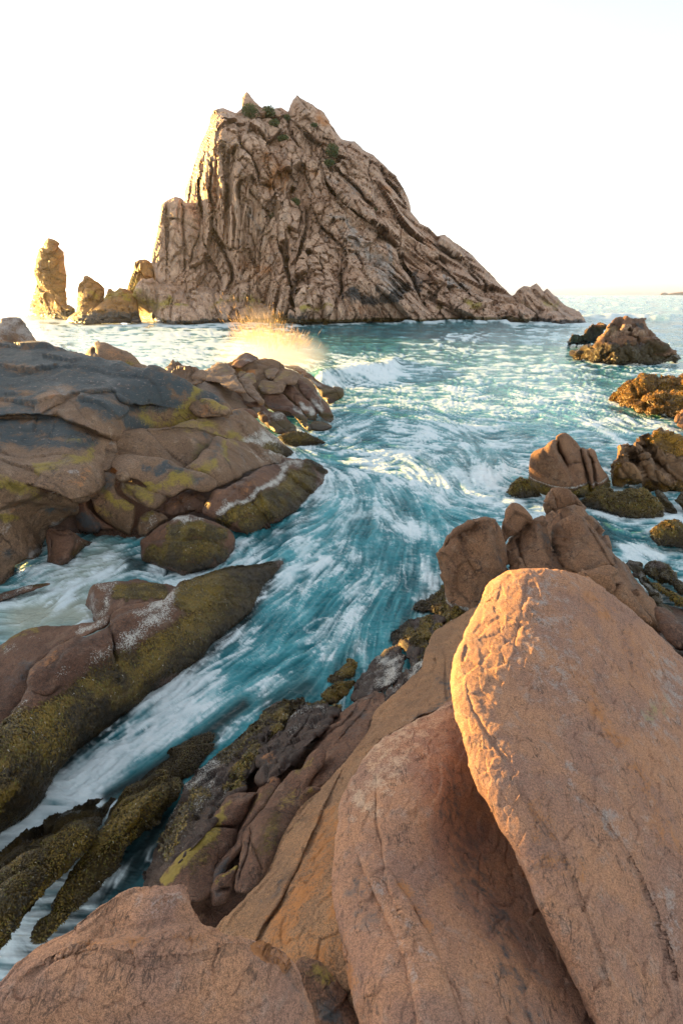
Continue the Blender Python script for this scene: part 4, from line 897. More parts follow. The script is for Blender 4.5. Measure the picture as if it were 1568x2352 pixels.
rk('smooth pinkish boulder across the bottom left corner', 'boulder', 'granite_boulder', mat=M_FORE, crop='D',
   outline=[(-80, 2300), (0, 2240)] + B3((60, 960), (120, 910), (200, 855), (300, 800), (400, 735), (480, 680), (550, 630), (620, 608), (680, 597), (730, 592), (780, 590), (830, 590), (860, 603), (880, 640), (900, 690), (940, 775), (1010, 795), (1100, 825), (1200, 855), (1290, 890), (1370, 970), (1400, 1050), (1440, 1180), (1450, 1254)) + [(740, 2450), (300, 2480), (-80, 2450)],
   ctrl=[(-80, 2300, 2.95), (100, 2152, 2.98), (275, 2040, 2.98), (415, 2020, 2.92), (470, 2112, 2.92), (600, 2152, 2.82), (685, 2210, 2.7), (740, 2450, 2.5), (-80, 2450, 2.75), (300, 2300, 2.92), (300, 2480, 2.7)],
   R=120, b=.55, th=.7, step=2.2, cg=.3, disp=fd, seed=54,
   cracks=[(B3((330, 910), (430, 895), (550, 940), (650, 965), (800, 960), (950, 930), (1050, 890), (1160, 880)), 2.2, .004), (B3((400, 870), (500, 830), (620, 820), (760, 785), (900, 760)), 16, .012, .014, 50), (B3((100, 1050), (200, 960), (330, 900), (420, 860)), 5, .006), (B3((1160, 880), (1300, 970), (1400, 1100)), 4, .015)],
   lumps=[(385, 2045, 60, 25, 10, .04), (250, 2110, 50, 40, -30, -.03)],
   paint=[('orange', B3((1180, 890), (1280, 950), (1330, 980)), 16, .7), ('grey', B3((600, 680), (800, 690)), 50, .35), ('dark', B3((1330, 1000), (1400, 1200)), 30, .25), ('orange', B3((400, 870), (600, 850), (900, 830)), 40, .35), ('wet', B3((1040, 910), (1120, 890)), 10, .4)])
rk('small dark rock in the cleft between the bottom left boulder and the slab', 'rock', 'rock', mat=M_BROWN, crop='D', outline=[(690, 2222), (705, 2212), (735, 2225), (755, 2250), (775, 2280), (800, 2310), (840, 2360), (870, 2450), (720, 2450), (725, 2330), (705, 2270)], z=(2.1, 2.25), b=.8, step=2.2, cg=.3, disp=fd, seed=55, jag=.5, paint=[('yellow', [(710, 2225), (740, 2250)], 30, .5), ('dark', [(740, 2300), (780, 2350)], 30, .9)])

# ================================================================== right bank of the channel
rd_ = [dict(k='cell', sc=.13, a=.034, e=(.7, .7, 0), st=1.6, warp=.05, cw=.12, cd=.7, tilt=1.6, s=111), dict(k='fbm', sc=.25, a=.042, o=5, s=112, g=.62), dict(k='fbm', sc=.03, a=.007, o=3, s=113)]
rr_d = [dict(k='cell', sc=.34, a=.055, e=(.75, .6, 0), st=2.5, warp=.15, cw=.12, cd=.8, s=117), dict(k='fbm', sc=.3, a=.06, o=5, s=118, g=.6)] + rd_[2:]
sm_ = [dict(k='fbm', sc=.3, a=.035, o=4, s=115), dict(k='fbm', sc=.06, a=.009, o=4, s=116, g=.6)]
TF = dict(n=9000, l=.035, w=.0045)
rk('barnacle-studded dark rock edged with golden weed, left of the yellow lichen rock', 'rock', 'barnacled_rock', mat=M_WEEDY, crop='G4',
   outline=[(10, 1200), (60, 1080), (130, 900), (200, 720), (260, 580), (335, 440), (360, 340), (460, 220), (600, 100), (720, 10), (900, -150), (1050, -280), (1180, -400), (1254, -451), (1330, -470), (1430, -460), (1390, -410), (1300, -360), (1250, -250), (1150, -120), (1130, 30), (1000, 200), (960, 350), (850, 420), (760, 520), (700, 620), (560, 800), (400, 960), (250, 1140), (150, 1254), (60, 1254)],
   ctrl=[(10, 1200, .3), (200, 720, .3), (360, 340, .32), (720, 10, .3), (1254, -451, .25), (1430, -460, .3), (1150, -120, .55), (960, 350, .8), (700, 620, .95), (250, 1140, 1.0)], R=44, b=.8, th=1, step=2.6, jag=.5, disp=rd_, seed=61,
   cracks=[([(640, 620), (700, 420), (860, 230), (1000, 60), (1150, -150)], 5, .06, .03, 20)],
   paint=[('weed', [(720, 30), (900, -110), (1100, -300), (1300, -430)], 110, 1.0), ('weed', [(800, 330), (900, 190), (1050, -20)], 80, 1.0), ('weed', [(200, 900), (350, 600), (520, 400)], 160, .45), ('white', [(420, 340), (600, 180), (720, 60), (840, -40)], 90, .8), ('white', [(260, 640), (500, 460), (650, 280)], 120, .55), ('white', [(690, 430), (760, 340), (860, 250)], 35, .9), ('white', [(100, 1050), (300, 820), (450, 640)], 130, .35)], tuft=dict(n=12000, l=.03, w=.004))
rk('smooth rock with a bright yellow lichen edge beside the barnacle-studded rock', 'rock', 'lichen_rock', mat=M_BROWN, crop='G4',
   outline=[(120, 1200), (250, 1020), (400, 885), (500, 790), (560, 712), (620, 640), (660, 560), (720, 490), (790, 402), (860, 380), (930, 370), (1045, 372), (1010, 450), (940, 600), (880, 720), (860, 850), (720, 1060), (660, 1160), (640, 1300), (480, 1400), (250, 1330)],
   ctrl=[(120, 1200, 1.0), (400, 885, 1.0), (620, 640, .95), (790, 402, .9), (1045, 372, .95), (880, 720, .85), (660, 1160, .95), (480, 1400, 1.2)], R=40, b=.9, th=1, step=2.6, disp=sm_, seed=62,
   cracks=[([(560, 690), (640, 700), (740, 712), (890, 715)], 2.5, .06, .02, 20), ([(1040, 395), (900, 410), (800, 440), (740, 480)], 2.5, .02)],
   paint=[('yellow', [(180, 1190), (320, 1010), (480, 870), (620, 730)], 85, 1.15), ('yellow', [(640, 690), (720, 590), (790, 470)], 45, .85), ('yellow', [(300, 1100), (520, 950)], 110, .4), ('weed', [(420, 1080), (560, 950), (620, 850)], 90, .35), ('dark', [(600, 1100), (780, 900)], 60, .35)])
rk('narrow dark rib right of the yellow lichen rock', 'rock', 'rock_rib', mat=M_BROWN, crop='G4',
   outline=[(1040, 372), (1090, 300), (1140, 245), (1190, 224), (1262, 270), (1200, 400), (1060, 560), (1000, 650), (935, 740), (912, 870), (840, 960), (760, 1060), (700, 1160), (650, 1290), (600, 1300), (640, 1110), (700, 1020), (850, 860), (870, 720), (940, 600), (1000, 450)], ctrl=[(1190, 224, 1.0), (1040, 372, .9), (1262, 270, 1.0), (870, 720, .85), (935, 740, .95), (640, 1110, .95), (620, 1300, 1.05), (840, 960, 1.0)], b=1.0, th=1.2, step=2.6, disp=sm_, seed=63, paint=[('yellow', [(1040, 400), (960, 560)], 25, .6), ('orange', [(1180, 250)], 60, .4), ('dark', [(750, 1000), (650, 1200)], 60, .6), ('weed', [(1080, 420), (1180, 340)], 60, .3)])
rk('long tan rib with olive lichen lying along the edge of the slab', 'rock', 'rock_rib', mat=M_BROWN, crop='G4',
   outline=[(1240, 340), (1290, 270), (1370, 182), (1450, 160), (1500, 60), (1560, 5), (1640, -22), (1685, 30), (1655, 140), (1570, 240), (1510, 350), (1440, 510), (1390, 640), (1280, 790), (1220, 960), (1140, 1080), (1070, 1210), (980, 1300), (850, 1300), (880, 1060), (920, 870), (940, 745), (1010, 645), (1070, 565), (1180, 430)],
   ctrl=[(1640, -22, 1.15), (1370, 182, 1.05), (1240, 340, 1.05), (940, 745, 1.1), (850, 1300, 1.3), (1070, 1210, 1.3), (1390, 640, 1.2), (1655, 140, 1.15), (1200, 760, 1.35)], b=.9, th=1.2, step=2.6, disp=sm_, seed=64,
   cracks=[([(1000, 720), (1010, 850), (1060, 980), (1100, 1080)], 4, .05, -.03, 25), ([(980, 800), (960, 950), (900, 1100), (860, 1240)], 3.5, .05, .02, 20), ([(1370, 182), (1440, 175), (1480, 100)], 4, .03)],
   paint=[('weed', [(1200, 620), (1150, 800), (1080, 900)], 110, .42), ('yellow', [(1560, 40), (1500, 140), (1380, 200)], 35, .7), ('yellow', [(1400, 330), (1250, 560)], 70, .3), ('yellow', [(1300, 480), (1150, 760)], 90, .35)])
rk('small tan cobble lodged between the long rib and the slab', 'rock', 'cobble', mat=M_BROWN, crop='G4', outline=[(1418, 440), (1440, 390), (1500, 340), (1568, 335), (1640, 360), (1600, 440), (1500, 530), (1430, 530)], z=(1.2, 1.35), b=1.2, step=2.6, disp=sm_, seed=65, paint=[('yellow', [(1460, 420), (1560, 370)], 50, .5)])
rk('two small dark stones with a yellow rim in the cleft left of the long rib', 'rock', 'cobble', mat=M_BROWN, crop='G4', outline=[(620, 1300), (650, 1180), (690, 1140), (770, 1100), (870, 1060), (840, 1200), (810, 1290), (760, 1400), (640, 1420)], z=(1.1, 1.15), b=1.1, step=2.6, disp=sm_, seed=66, cracks=[([(690, 1290), (760, 1260), (830, 1240)], 2.5, .05)], paint=[('yellow', [(660, 1200), (760, 1120), (860, 1070)], 22, .8), ('dark', [(700, 1300)], 100, .4)])
rk('dark red-brown rock dotted with white barnacles above the long rib', 'rock', 'barnacled_rock', mat=M_WEEDY, crop='G5', outline=[(-180, 1400), (-90, 1290), (60, 1180), (90, 1090), (185, 990), (240, 968), (300, 985), (400, 1000), (480, 1012), (560, 1025), (520, 1100), (430, 1210), (330, 1300), (200, 1420), (60, 1600), (-120, 1720), (-200, 1680), (-230, 1560)],
   ctrl=[(-200, 1680, .9), (60, 1180, .6), (240, 968, .5), (560, 1025, .55), (330, 1300, .85), (60, 1600, 1.0)], b=1.0, th=1.1, step=2.6, jag=.4, disp=rd_, seed=67, cracks=[([(300, 990), (270, 1100), (180, 1230), (60, 1380)], 4, .06, .02, 20)], paint=[('white', [(120, 1080), (260, 1010), (420, 1060)], 70, .65), ('white', [(100, 1200), (350, 1150)], 90, .4), ('orange', [(-100, 1450), (0, 1500)], 70, .35)])
rk('brown folded rock running along the top of the slab edge', 'rock', 'rock_rib', mat=M_BROWN, crop='G5', outline=[(380, 1254), (500, 1130), (620, 1000), (700, 950), (760, 918), (850, 872), (950, 890), (975, 960), (890, 1070), (830, 1180), (800, 1300), (680, 1480), (520, 1640), (400, 1720), (300, 1760), (180, 1700), (200, 1560), (280, 1400)],
   ctrl=[(380, 1254, .7), (620, 1000, .6), (850, 872, .65), (975, 960, .85), (800, 1300, 1.05), (400, 1720, 1.1), (180, 1700, 1.0)], b=.9, th=1.1, step=2.6, jag=.2, disp=sm_ + rd_[1:2], seed=68, cracks=[([(720, 960), (650, 1080), (560, 1180), (400, 1280)], 4, .05, .03, 25), ([(860, 900), (760, 1060), (600, 1240)], 4, .03, .03, 25)], paint=[('dark', [(720, 1100), (650, 1300)], 100, .35), ('white', [(640, 1010), (800, 920)], 30, .45)])
rk('grey barnacle-crusted block beside the white rivulet', 'rock', 'barnacled_rock', mat=M_WEEDY, crop='G5', outline=[(648, 965), (655, 840), (700, 762), (800, 662), (840, 590), (880, 555), (970, 480), (1050, 443), (1110, 468), (1162, 540), (1150, 640), (1100, 745), (960, 860), (870, 885), (750, 935)],
   ctrl=[(648, 965, .45), (655, 840, .3), (800, 662, .2), (970, 480, .25), (1162, 540, .45), (960, 860, .65)], R=34, b=1.0, th=1, step=2.6, jag=.4, disp=rd_, seed=69, cracks=[([(790, 690), (740, 800), (700, 900)], 3, .06)], paint=[('white', [(950, 560), (1080, 560), (1000, 720), (900, 800)], 110, .95), ('white', [(760, 760), (850, 640)], 40, .5), ('grey', [(900, 700), (800, 860)], 80, .5)])
rk('golden-weeded rock at the foot of the near blocks, just above the barnacle-crusted block', 'rock', 'weedy_rock', mat=M_WEEDY, crop='G5', outline=[(1020, 430), (1050, 345), (1120, 250), (1190, 203), (1280, 178), (1420, 148), (1490, 160), (1512, 230), (1455, 310), (1385, 390), (1355, 470), (1280, 535), (1200, 645), (1160, 545), (1100, 465)],
   ctrl=[(1020, 430, .05), (1190, 203, .1), (1420, 148, .2), (1512, 230, .35), (1355, 470, .6), (1200, 645, .55)], R=34, b=.9, th=1, step=2.6, jag=.6, disp=rd_, seed=70, cracks=[([(1280, 190), (1240, 300), (1250, 400), (1180, 520)], 7, .08), ([(1440, 170), (1380, 300), (1290, 420)], 4, .05)], paint=[('weed', [(1100, 330), (1180, 260), (1200, 350)], 80, 1.0), ('weed', [(1360, 200), (1320, 320), (1270, 420), (1350, 440)], 60, .95), ('weed', [(1450, 270), (1400, 360)], 40, .9)], tuft=dict(n=7000, l=.035, w=.005))
rk('wet brown weedy ledge washed over below the left near block', 'rock', 'weedy_rock', mat=M_WEEDY, crop='G5', outline=[(1212, 115), (1260, 50), (1330, 15), (1400, -30), (1568, -120), (1640, 0), (1620, 250), (1520, 300), (1480, 180), (1340, 130)], ctrl=[(1212, 115, .02), (1400, -30, .12), (1568, -120, .2), (1620, 250, .4), (1480, 180, .15)], R=26, b=.9, th=1, step=2.6, jag=.6, disp=rd_, seed=71, zweed=.6, tuft=dict(n=4000, l=.035, w=.005))
rk('thin string of white barnacles and weed along the upper edge of the slab', 'rock', 'barnacled_rock', mat=M_WEEDY, crop='G5', outline=[(955, 905), (1040, 800), (1140, 738), (1205, 640), (1210, 560), (1280, 530), (1370, 440), (1380, 480), (1330, 570), (1300, 660), (1150, 800), (1020, 940), (965, 970)], ctrl=[(955, 905, .7), (1140, 738, .65), (1280, 530, .62), (1370, 440, .65), (1330, 570, .72), (1150, 800, .8), (1020, 940, .85)], b=1.2, th=1.2, step=2.6, jag=.6, disp=rd_, seed=72, paint=[('white', [(1180, 770), (1260, 660), (1320, 590)], 50, 1.0), ('white', [(1000, 890), (1100, 790)], 40, .7), ('weed', [(1290, 540), (1360, 470)], 50, 1.0), ('white', [(1230, 590)], 40, .9)], tuft=dict(n=1500, l=.03, w=.004))
rk('golden weed mound at the water edge above the red-brown rock', 'rock', 'weedy_rock', mat=M_WEEDY, crop='G5', outline=[(398, 905), (420, 860), (450, 830), (560, 780), (690, 762), (685, 820), (610, 900), (540, 972), (450, 975)], z=(.25, .42), b=1.3, th=1.2, step=2.6, jag=.7, disp=rd_, seed=73, zweed=2, tuft=dict(n=5000, l=.03, w=.004))
rk('brown mound just awash in the channel beside the golden mound', 'rock', 'weedy_rock', mat=M_WEEDY, crop='G5', outline=[(440, 745), (520, 660), (620, 592), (680, 600), (692, 660), (620, 735), (520, 795), (460, 790)], z=(-.02, .1), b=1.0, th=1.2, step=2.6, jag=.6, disp=rd_, seed=74, zweed=2, tuft=dict(n=2500, l=.03, w=.004))
rk('weed-topped ledge between the golden mound and the red-brown rock', 'rock', 'weedy_rock', mat=M_WEEDY, crop='G5', outline=[(-40, 1010), (60, 955), (150, 932), (280, 965), (360, 955), (450, 965), (470, 1000), (560, 985), (570, 1030), (400, 1040), (200, 1010), (80, 1120), (-20, 1250), (-120, 1300)], ctrl=[(-40, 1010, .3), (150, 932, .28), (470, 1000, .42), (560, 985, .5), (80, 1120, .5), (-120, 1300, .5)], b=1.0, th=1.2, step=2.6, jag=.6, disp=rd_, seed=75, zweed=2, tuft=dict(n=5000, l=.03, w=.004))
k1 = [(150, 1260), (500, 700)]
rk('weed-thatched ridge along the right side of the surge, nearest the bottom left corner', 'rock', 'weedy_rock', mat=M_WEEDY, crop='G3', outline=[(-120, 1010), (0, 950), (130, 872), (280, 785), (420, 680), (570, 585), (700, 545), (850, 490), (1000, 430), (1080, 420), (1040, 500), (1000, 570), (960, 650), (870, 810), (780, 930), (640, 1070), (500, 1270), (300, 1500), (100, 1750), (-120, 1900)],
   ctrl=[(-120, 1010, .05), (280, 785, .03), (700, 545, .02), (1080, 420, .0), (960, 650, .1), (640, 1070, .2), (300, 1500, .2), (-120, 1900, .3), (300, 950, .5), (700, 680, .35), (100, 1300, .6)], R=50, b=.45, th=1, step=2.6, jag=1.1, disp=rr_d, seed=76, zweed=2.5, lumps=[(400, 860, 330, 55, -38, .10)],
   paint=[('weed', [(500, 1000), (300, 1300), (0, 1500)], 160, -.3), ('white', [(300, 840), (500, 690), (720, 570)], 30, .3), ('weed', [(120, 960), (300, 860)], 50, -.5), ('grey', [(60, 1050), (250, 890), (500, 690)], 45, .6)], tuft=dict(n=20000, l=.022, w=.0026))
rk('second weed-thatched ridge, running from the channel down to the pinkish boulder', 'rock', 'weedy_rock', mat=M_WEEDY, crop='G3', outline=[(1000, 580), (1100, 430), (1210, 310), (1320, 235), (1430, 145), (1560, 35), (1700, -60), (1850, -130), (2000, -190), (2120, -240), (2050, -120), (1900, 60), (1720, 280), (1568, 470), (1500, 540), (1320, 770), (1150, 900), (1060, 1080), (960, 1190), (900, 1270), (700, 1480), (380, 1760), (300, 1700), (500, 1290), (640, 1110), (790, 950), (880, 810)],
   ctrl=[(1000, 580, .1), (1320, 235, .02), (1700, -60, .0), (2120, -240, -.05), (1720, 280, 0), (1320, 770, .05), (960, 1190, .1), (700, 1480, .2), (380, 1760, .3), (640, 1110, .2), (880, 810, .2), (1150, 650, .45), (1450, 300, .3)], R=50, b=.4, th=1, step=2.6, jag=1.1, disp=rr_d, seed=77, zweed=2.5, lumps=[(1250, 560, 330, 50, -50, .08)],
   paint=[('grey', [(950, 900), (1050, 750), (1100, 560)], 45, .5), ('weed', [(800, 1250), (950, 1050), (1050, 900)], 110, -.4), ('white', [(900, 760), (1000, 620)], 30, .4)], tuft=dict(n=20000, l=.022, w=.0026))

# ================================================================== left bank of the channel
rk('long humped bank furred with brown weed and crusted white, left of the channel', 'rock', 'weedy_bank', mat=M_BROWN, crop='D',
   outline=[(652, 1290), (624, 1291), (588, 1297), (551, 1302), (513, 1307), (473, 1322), (438, 1332), (413, 1340), (396, 1352), (376, 1374), (350, 1380), (312, 1387), (280, 1392), (262, 1402), (252, 1417), (250, 1433), (230, 1444), (192, 1461), (175, 1461), (155, 1469), (125, 1489), (100, 1512), (70, 1537), (63, 1560), (66, 1580), (55, 1610), (0, 1670), (-80, 1740), (-80, 1960), (0, 1908), (62, 1868), (95, 1840), (120, 1803), (140, 1765), (170, 1728), (210, 1693), (270, 1643), (313, 1613), (340, 1588), (396, 1571), (430, 1535), (463, 1502), (490, 1470), (540, 1437), (564, 1417), (584, 1397), (614, 1337), (634, 1317)],
   ctrl=[(652, 1290, -.05), (551, 1302, .25), (438, 1332, .5), (376, 1374, .62), (280, 1392, .85), (250, 1433, .85), (175, 1461, .95), (70, 1537, .95), (0, 1670, .9), (-80, 1740, .9), (-80, 1960, .05), (0, 1908, 0), (120, 1803, 0), (210, 1693, 0), (313, 1613, 0), (430, 1535, 0), (540, 1437, 0), (614, 1337, 0)],
   R=90, b=.8, th=1, step=2.6, disp=[dict(k='fbm', sc=.7, a=.06, o=3, s=121), dict(k='fbm', sc=.14, a=.026, o=4, s=122, g=.6), dict(k='fbm', sc=.03, a=.006, o=2, s=123)], seed=81,
   cracks=[(Z('G1', [(1000, 650), (1010, 740), (1030, 850), (1040, 960), (1050, 1060)]), 4, .12, .04, 35), (Z('G1', [(1010, 690), (1100, 620), (1240, 590)]), 3, .03, .02, 20), (Z('G2', [(800, 400), (820, 480), (930, 590)]), 4, .05), ([(66, 1590), (110, 1600), (150, 1570)], 4, .05), (Z('G1', [(480, 1140), (600, 980), (760, 860), (1000, 700)]), 2.2, .012)],
   paint=[('weed', [(600, 1310), (520, 1330), (440, 1370)], 45, 1.0), ('weed', [(560, 1380), (470, 1440), (400, 1490), (330, 1540)], 65, 1.0), ('weed', [(300, 1560), (200, 1640), (100, 1720), (0, 1800)], 90, .95), ('weed', [(40, 1700), (-40, 1850), (40, 1830)], 90, .9), ('weed', [(270, 1540), (200, 1580), (90, 1660)], 40, .75),
          ('white', Z('G1', [(1120, 900), (1280, 790), (1400, 660), (1560, 560)]), 30, .85), ('white', Z('G2', [(0, 620), (150, 560), (300, 500), (400, 430)]), 24, .8), ('white', Z('G2', [(350, 460), (480, 370), (560, 320)]), 18, .6), ('white', Z('G1', [(1000, 930), (1120, 920)]), 14, .5), ('white', Z('G1', [(560, 1180), (800, 1100), (960, 980)]), 20, .45), ('white', [(20, 1660), (60, 1620)], 14, .6),
          ('wet', [(640, 1300), (560, 1425), (430, 1538), (313, 1613), (170, 1728), (62, 1868)], 30, .75), ('orange', Z('G1', [(300, 1180), (600, 900)]), 20, .3)], tuft=dict(n=70000, l=.042, w=.0045, lie=.7, flow=(.3, -.5, -.7)))
rk('dark purple-brown bank curving behind the weed-furred hump at the left edge', 'rock', 'rock_bank', mat=M_BROWN, crop='G1', outline=[(-240, 1030), (0, 918), (70, 868), (200, 780), (300, 752), (400, 744), (570, 738), (700, 728), (860, 688), (960, 650), (1010, 640), (1000, 720), (900, 775), (770, 840), (620, 880), (500, 965), (300, 1140), (270, 1250), (280, 1370), (0, 1730), (-240, 1960)],
   ctrl=[(-240, 1030, .25), (0, 918, .2), (200, 780, .25), (570, 738, .3), (1010, 640, .7), (770, 840, .6), (300, 1140, .3), (280, 1370, .15), (-240, 1960, .15)], R=50, b=.75, th=1, step=2.8, disp=sm_, seed=82, paint=[('yellow', [(40, 920), (220, 790), (330, 755)], 40, .5), ('white', [(720, 790), (850, 720), (980, 670)], 50, .8), ('white', [(60, 960), (140, 940)], 60, .4), ('white', [(300, 830), (360, 820)], 50, .35), ('dark', [(100, 1250), (240, 1120)], 130, .4)])
rk('blunt weed-topped block at the mouth of the sandy pool', 'rock', 'weedy_rock', mat=M_BROWN, crop='G1', outline=[(798, 545), (805, 480), (825, 430), (850, 372), (900, 340), (1000, 325), (1150, 318), (1250, 305), (1400, 335), (1568, 350), (1660, 400), (1580, 510), (1250, 550), (1080, 620), (1000, 680), (860, 695), (850, 600)],
   ctrl=[(798, 545, .15), (860, 695, .1), (900, 340, .5), (1250, 305, .35), (1568, 350, .3), (1660, 400, .35), (1250, 550, .6), (1000, 680, .4)], R=34, b=.8, th=1, step=2.6, jag=.3, disp=rd_[1:], seed=83, paint=[('weed', [(1100, 450), (1250, 400), (1500, 430)], 90, .95), ('white', [(900, 350), (1050, 370), (960, 480), (950, 600)], 70, .7), ('grey', [(850, 480), (870, 620)], 60, .7), ('wet', [(810, 540), (860, 690)], 40, .4)], tuft=dict(n=7000, l=.03, w=.004))
sd_ = [dict(k='fbm', sc=2.2, a=.12, o=3, s=131), dict(k='cell', sc=.9, a=.06, e=(.8, -.3, -.3), st=2.4, warp=.3, cw=.035, cd=.35, cg=.5, tilt=1.8, s=133), dict(k='fbm', sc=.4, a=.035, o=5, s=132, g=.62), dict(k='ridge', sc=.9, a=.03, o=3, s=134)]
rk('smooth grey rounded boulder at the left edge beyond the dark hump', 'boulder', 'boulder', mat=M_SHELF, crop='E1', outline=[(-260, 180), (-100, 130), (0, 112), (90, 96), (180, 105), (230, 150), (280, 210), (330, 280), (365, 340), (300, 420), (-260, 440)], Yd=(19.5, 20.5), R=42, b=1.1, step=2.6, disp=sd_[:2], seed=91, paint=[('grey', [(0, 180), (150, 150), (250, 250)], 140, .8), ('dark', [(60, 250), (110, 310)], 40, .4)], cracks=[([(55, 250), (100, 310)], 5, .15), ([(110, 230), (170, 310)], 7, .06)])
rk('brown loaf-shaped boulder beyond the dark hump, split at its left end', 'boulder', 'boulder', mat=M_SHELF, crop='E1', outline=[(775, 425), (800, 380), (825, 358), (870, 330), (920, 311), (1000, 318), (1060, 350), (1120, 380), (1200, 410), (1250, 460), (1290, 520), (1335, 535), (1370, 560), (1300, 600), (1000, 560), (800, 500)], Yd=(19, 20.5), R=34, b=1.1, step=2.6, disp=sd_[:2], seed=92, cracks=[([(890, 320), (850, 370), (870, 420), (900, 460)], 3.5, .22, .06, 25)], paint=[('orange', [(950, 400), (1200, 480)], 70, .3), ('yellow', [(1160, 500), (1240, 530), (1330, 540)], 34, .8)])
rk('low stones on the shelf skyline between the loaf boulder and the jointed pile', 'rock', 'stone_pile', mat=M_SHELF, crop='E2', outline=[(-60, 560), (-20, 530), (15, 512), (60, 498), (110, 520), (150, 550), (210, 570), (260, 582), (300, 580), (310, 680), (200, 720), (60, 660), (-60, 620)], Yd=(19.5, 22), R=16, b=1.1, step=2.4, jag=.7, disp=[dict(k='cell', sc=.8, a=.2, cw=.15, cd=.8, s=141)] + sd_[1:3], seed=93, paint=[('orange', [(200, 570), (260, 590)], 20, .5)])
rk('unseen brown headland added beyond the left end of the dark hump to shade the foreground', 'rock', 'shade_headland', mat=M_SHELF, crop='D', outline=[(-1700, 530), (-1300, 560), (-1080, 585), (-950, 606), (-830, 640), (-740, 690), (-600, 706), (-480, 712), (-330, 732), (-180, 742), (-100, 745), (-25, 748), (-18, 830), (-60, 1000), (-160, 1300), (-500, 1400), (-1700, 1400)],
   ctrl=[(-25, 748, 'Y', 17), (-100, 745, 'Y', 17), (-480, 712, 'Y', 17), (-950, 606, 'Y', 17), (-1700, 530, 'Y', 17), (-160, 1300, .3), (-500, 1400, 0), (-1700, 1400, 0), (-60, 1000, 1.6)], R=60, b=.4, step=8, disp=sd_, seed=93)  # unseen headland, its skyline shaped to shade the foreground boulders
for (pts, cc, pt) in (
    ([(60, 1120), (150, 1105), (240, 1060), (300, 1020), (480, 985), (620, 1010), (690, 1060), (650, 1150), (560, 1215), (400, 1290), (340, 1270), (290, 1250), (190, 1235), (120, 1240), (60, 1270)], [(60, 1120, 1.0), (120, 1240, -.1), (150, 1120, .95), (300, 1020, 1.1), (480, 985, 1.1), (620, 1010, .3), (690, 1060, -.15), (560, 1215, -.15), (340, 1270, -.15), (190, 1235, -.1), (350, 1150, .35)], 'left'),
    ([(1600, 1760), (1900, 1600), (2400, 1500), (2900, 2300), (2500, 2700), (1500, 2520), (1350, 2150)], [(1600, 1760, .7), (2400, 1500, .3), (2900, 2300, .6), (1500, 2520, 1.2), (1350, 2150, 1.2)], 'right'),
    ([(1440, 1370), (1500, 1380), (1640, 1440), (1700, 1700), (1600, 1660), (1500, 1560), (1460, 1450)], [(1440, 1370, .3), (1640, 1440, .15), (1700, 1700, .8), (1500, 1560, .8)], 'right'),
    ([(1030, 1380), (985, 1480), (930, 1560), (850, 1620), (760, 1640), (640, 1610), (560, 1700), (470, 1790), (400, 1930), (330, 2020), (420, 2150), (600, 2150), (760, 1950), (960, 1700), (1080, 1480)], [(1030, 1380, -.1), (850, 1590, .0), (640, 1610, .05), (470, 1790, .1), (330, 2020, .15), (420, 2150, .9), (600, 2150, 1.1), (760, 1950, 1.0), (960, 1700, .7), (1080, 1480, .4)], 'right'),
    ([(380, 880), (420, 862), (460, 868), (560, 900), (600, 940), (560, 960), (530, 950), (470, 920)], [(380, 880, 'Y', 20), (460, 868, 'Y', 21.5), (600, 940, 'Y', 20.6), (560, 960, 'Y', 18.6), (470, 920, 'Y', 19)], 'far')):
    tag(rock('bedrock', M_BROWN if pt != 'far' else M_SHELF, 'D', pts, ctrl=cc, R=40, b=.2, step=4, disp=sm_, seed=170, paint=[('wet', pts[:6], 200, .5)]), 'dark wet bedrock between the shore stones', 'bedrock', kind='structure')
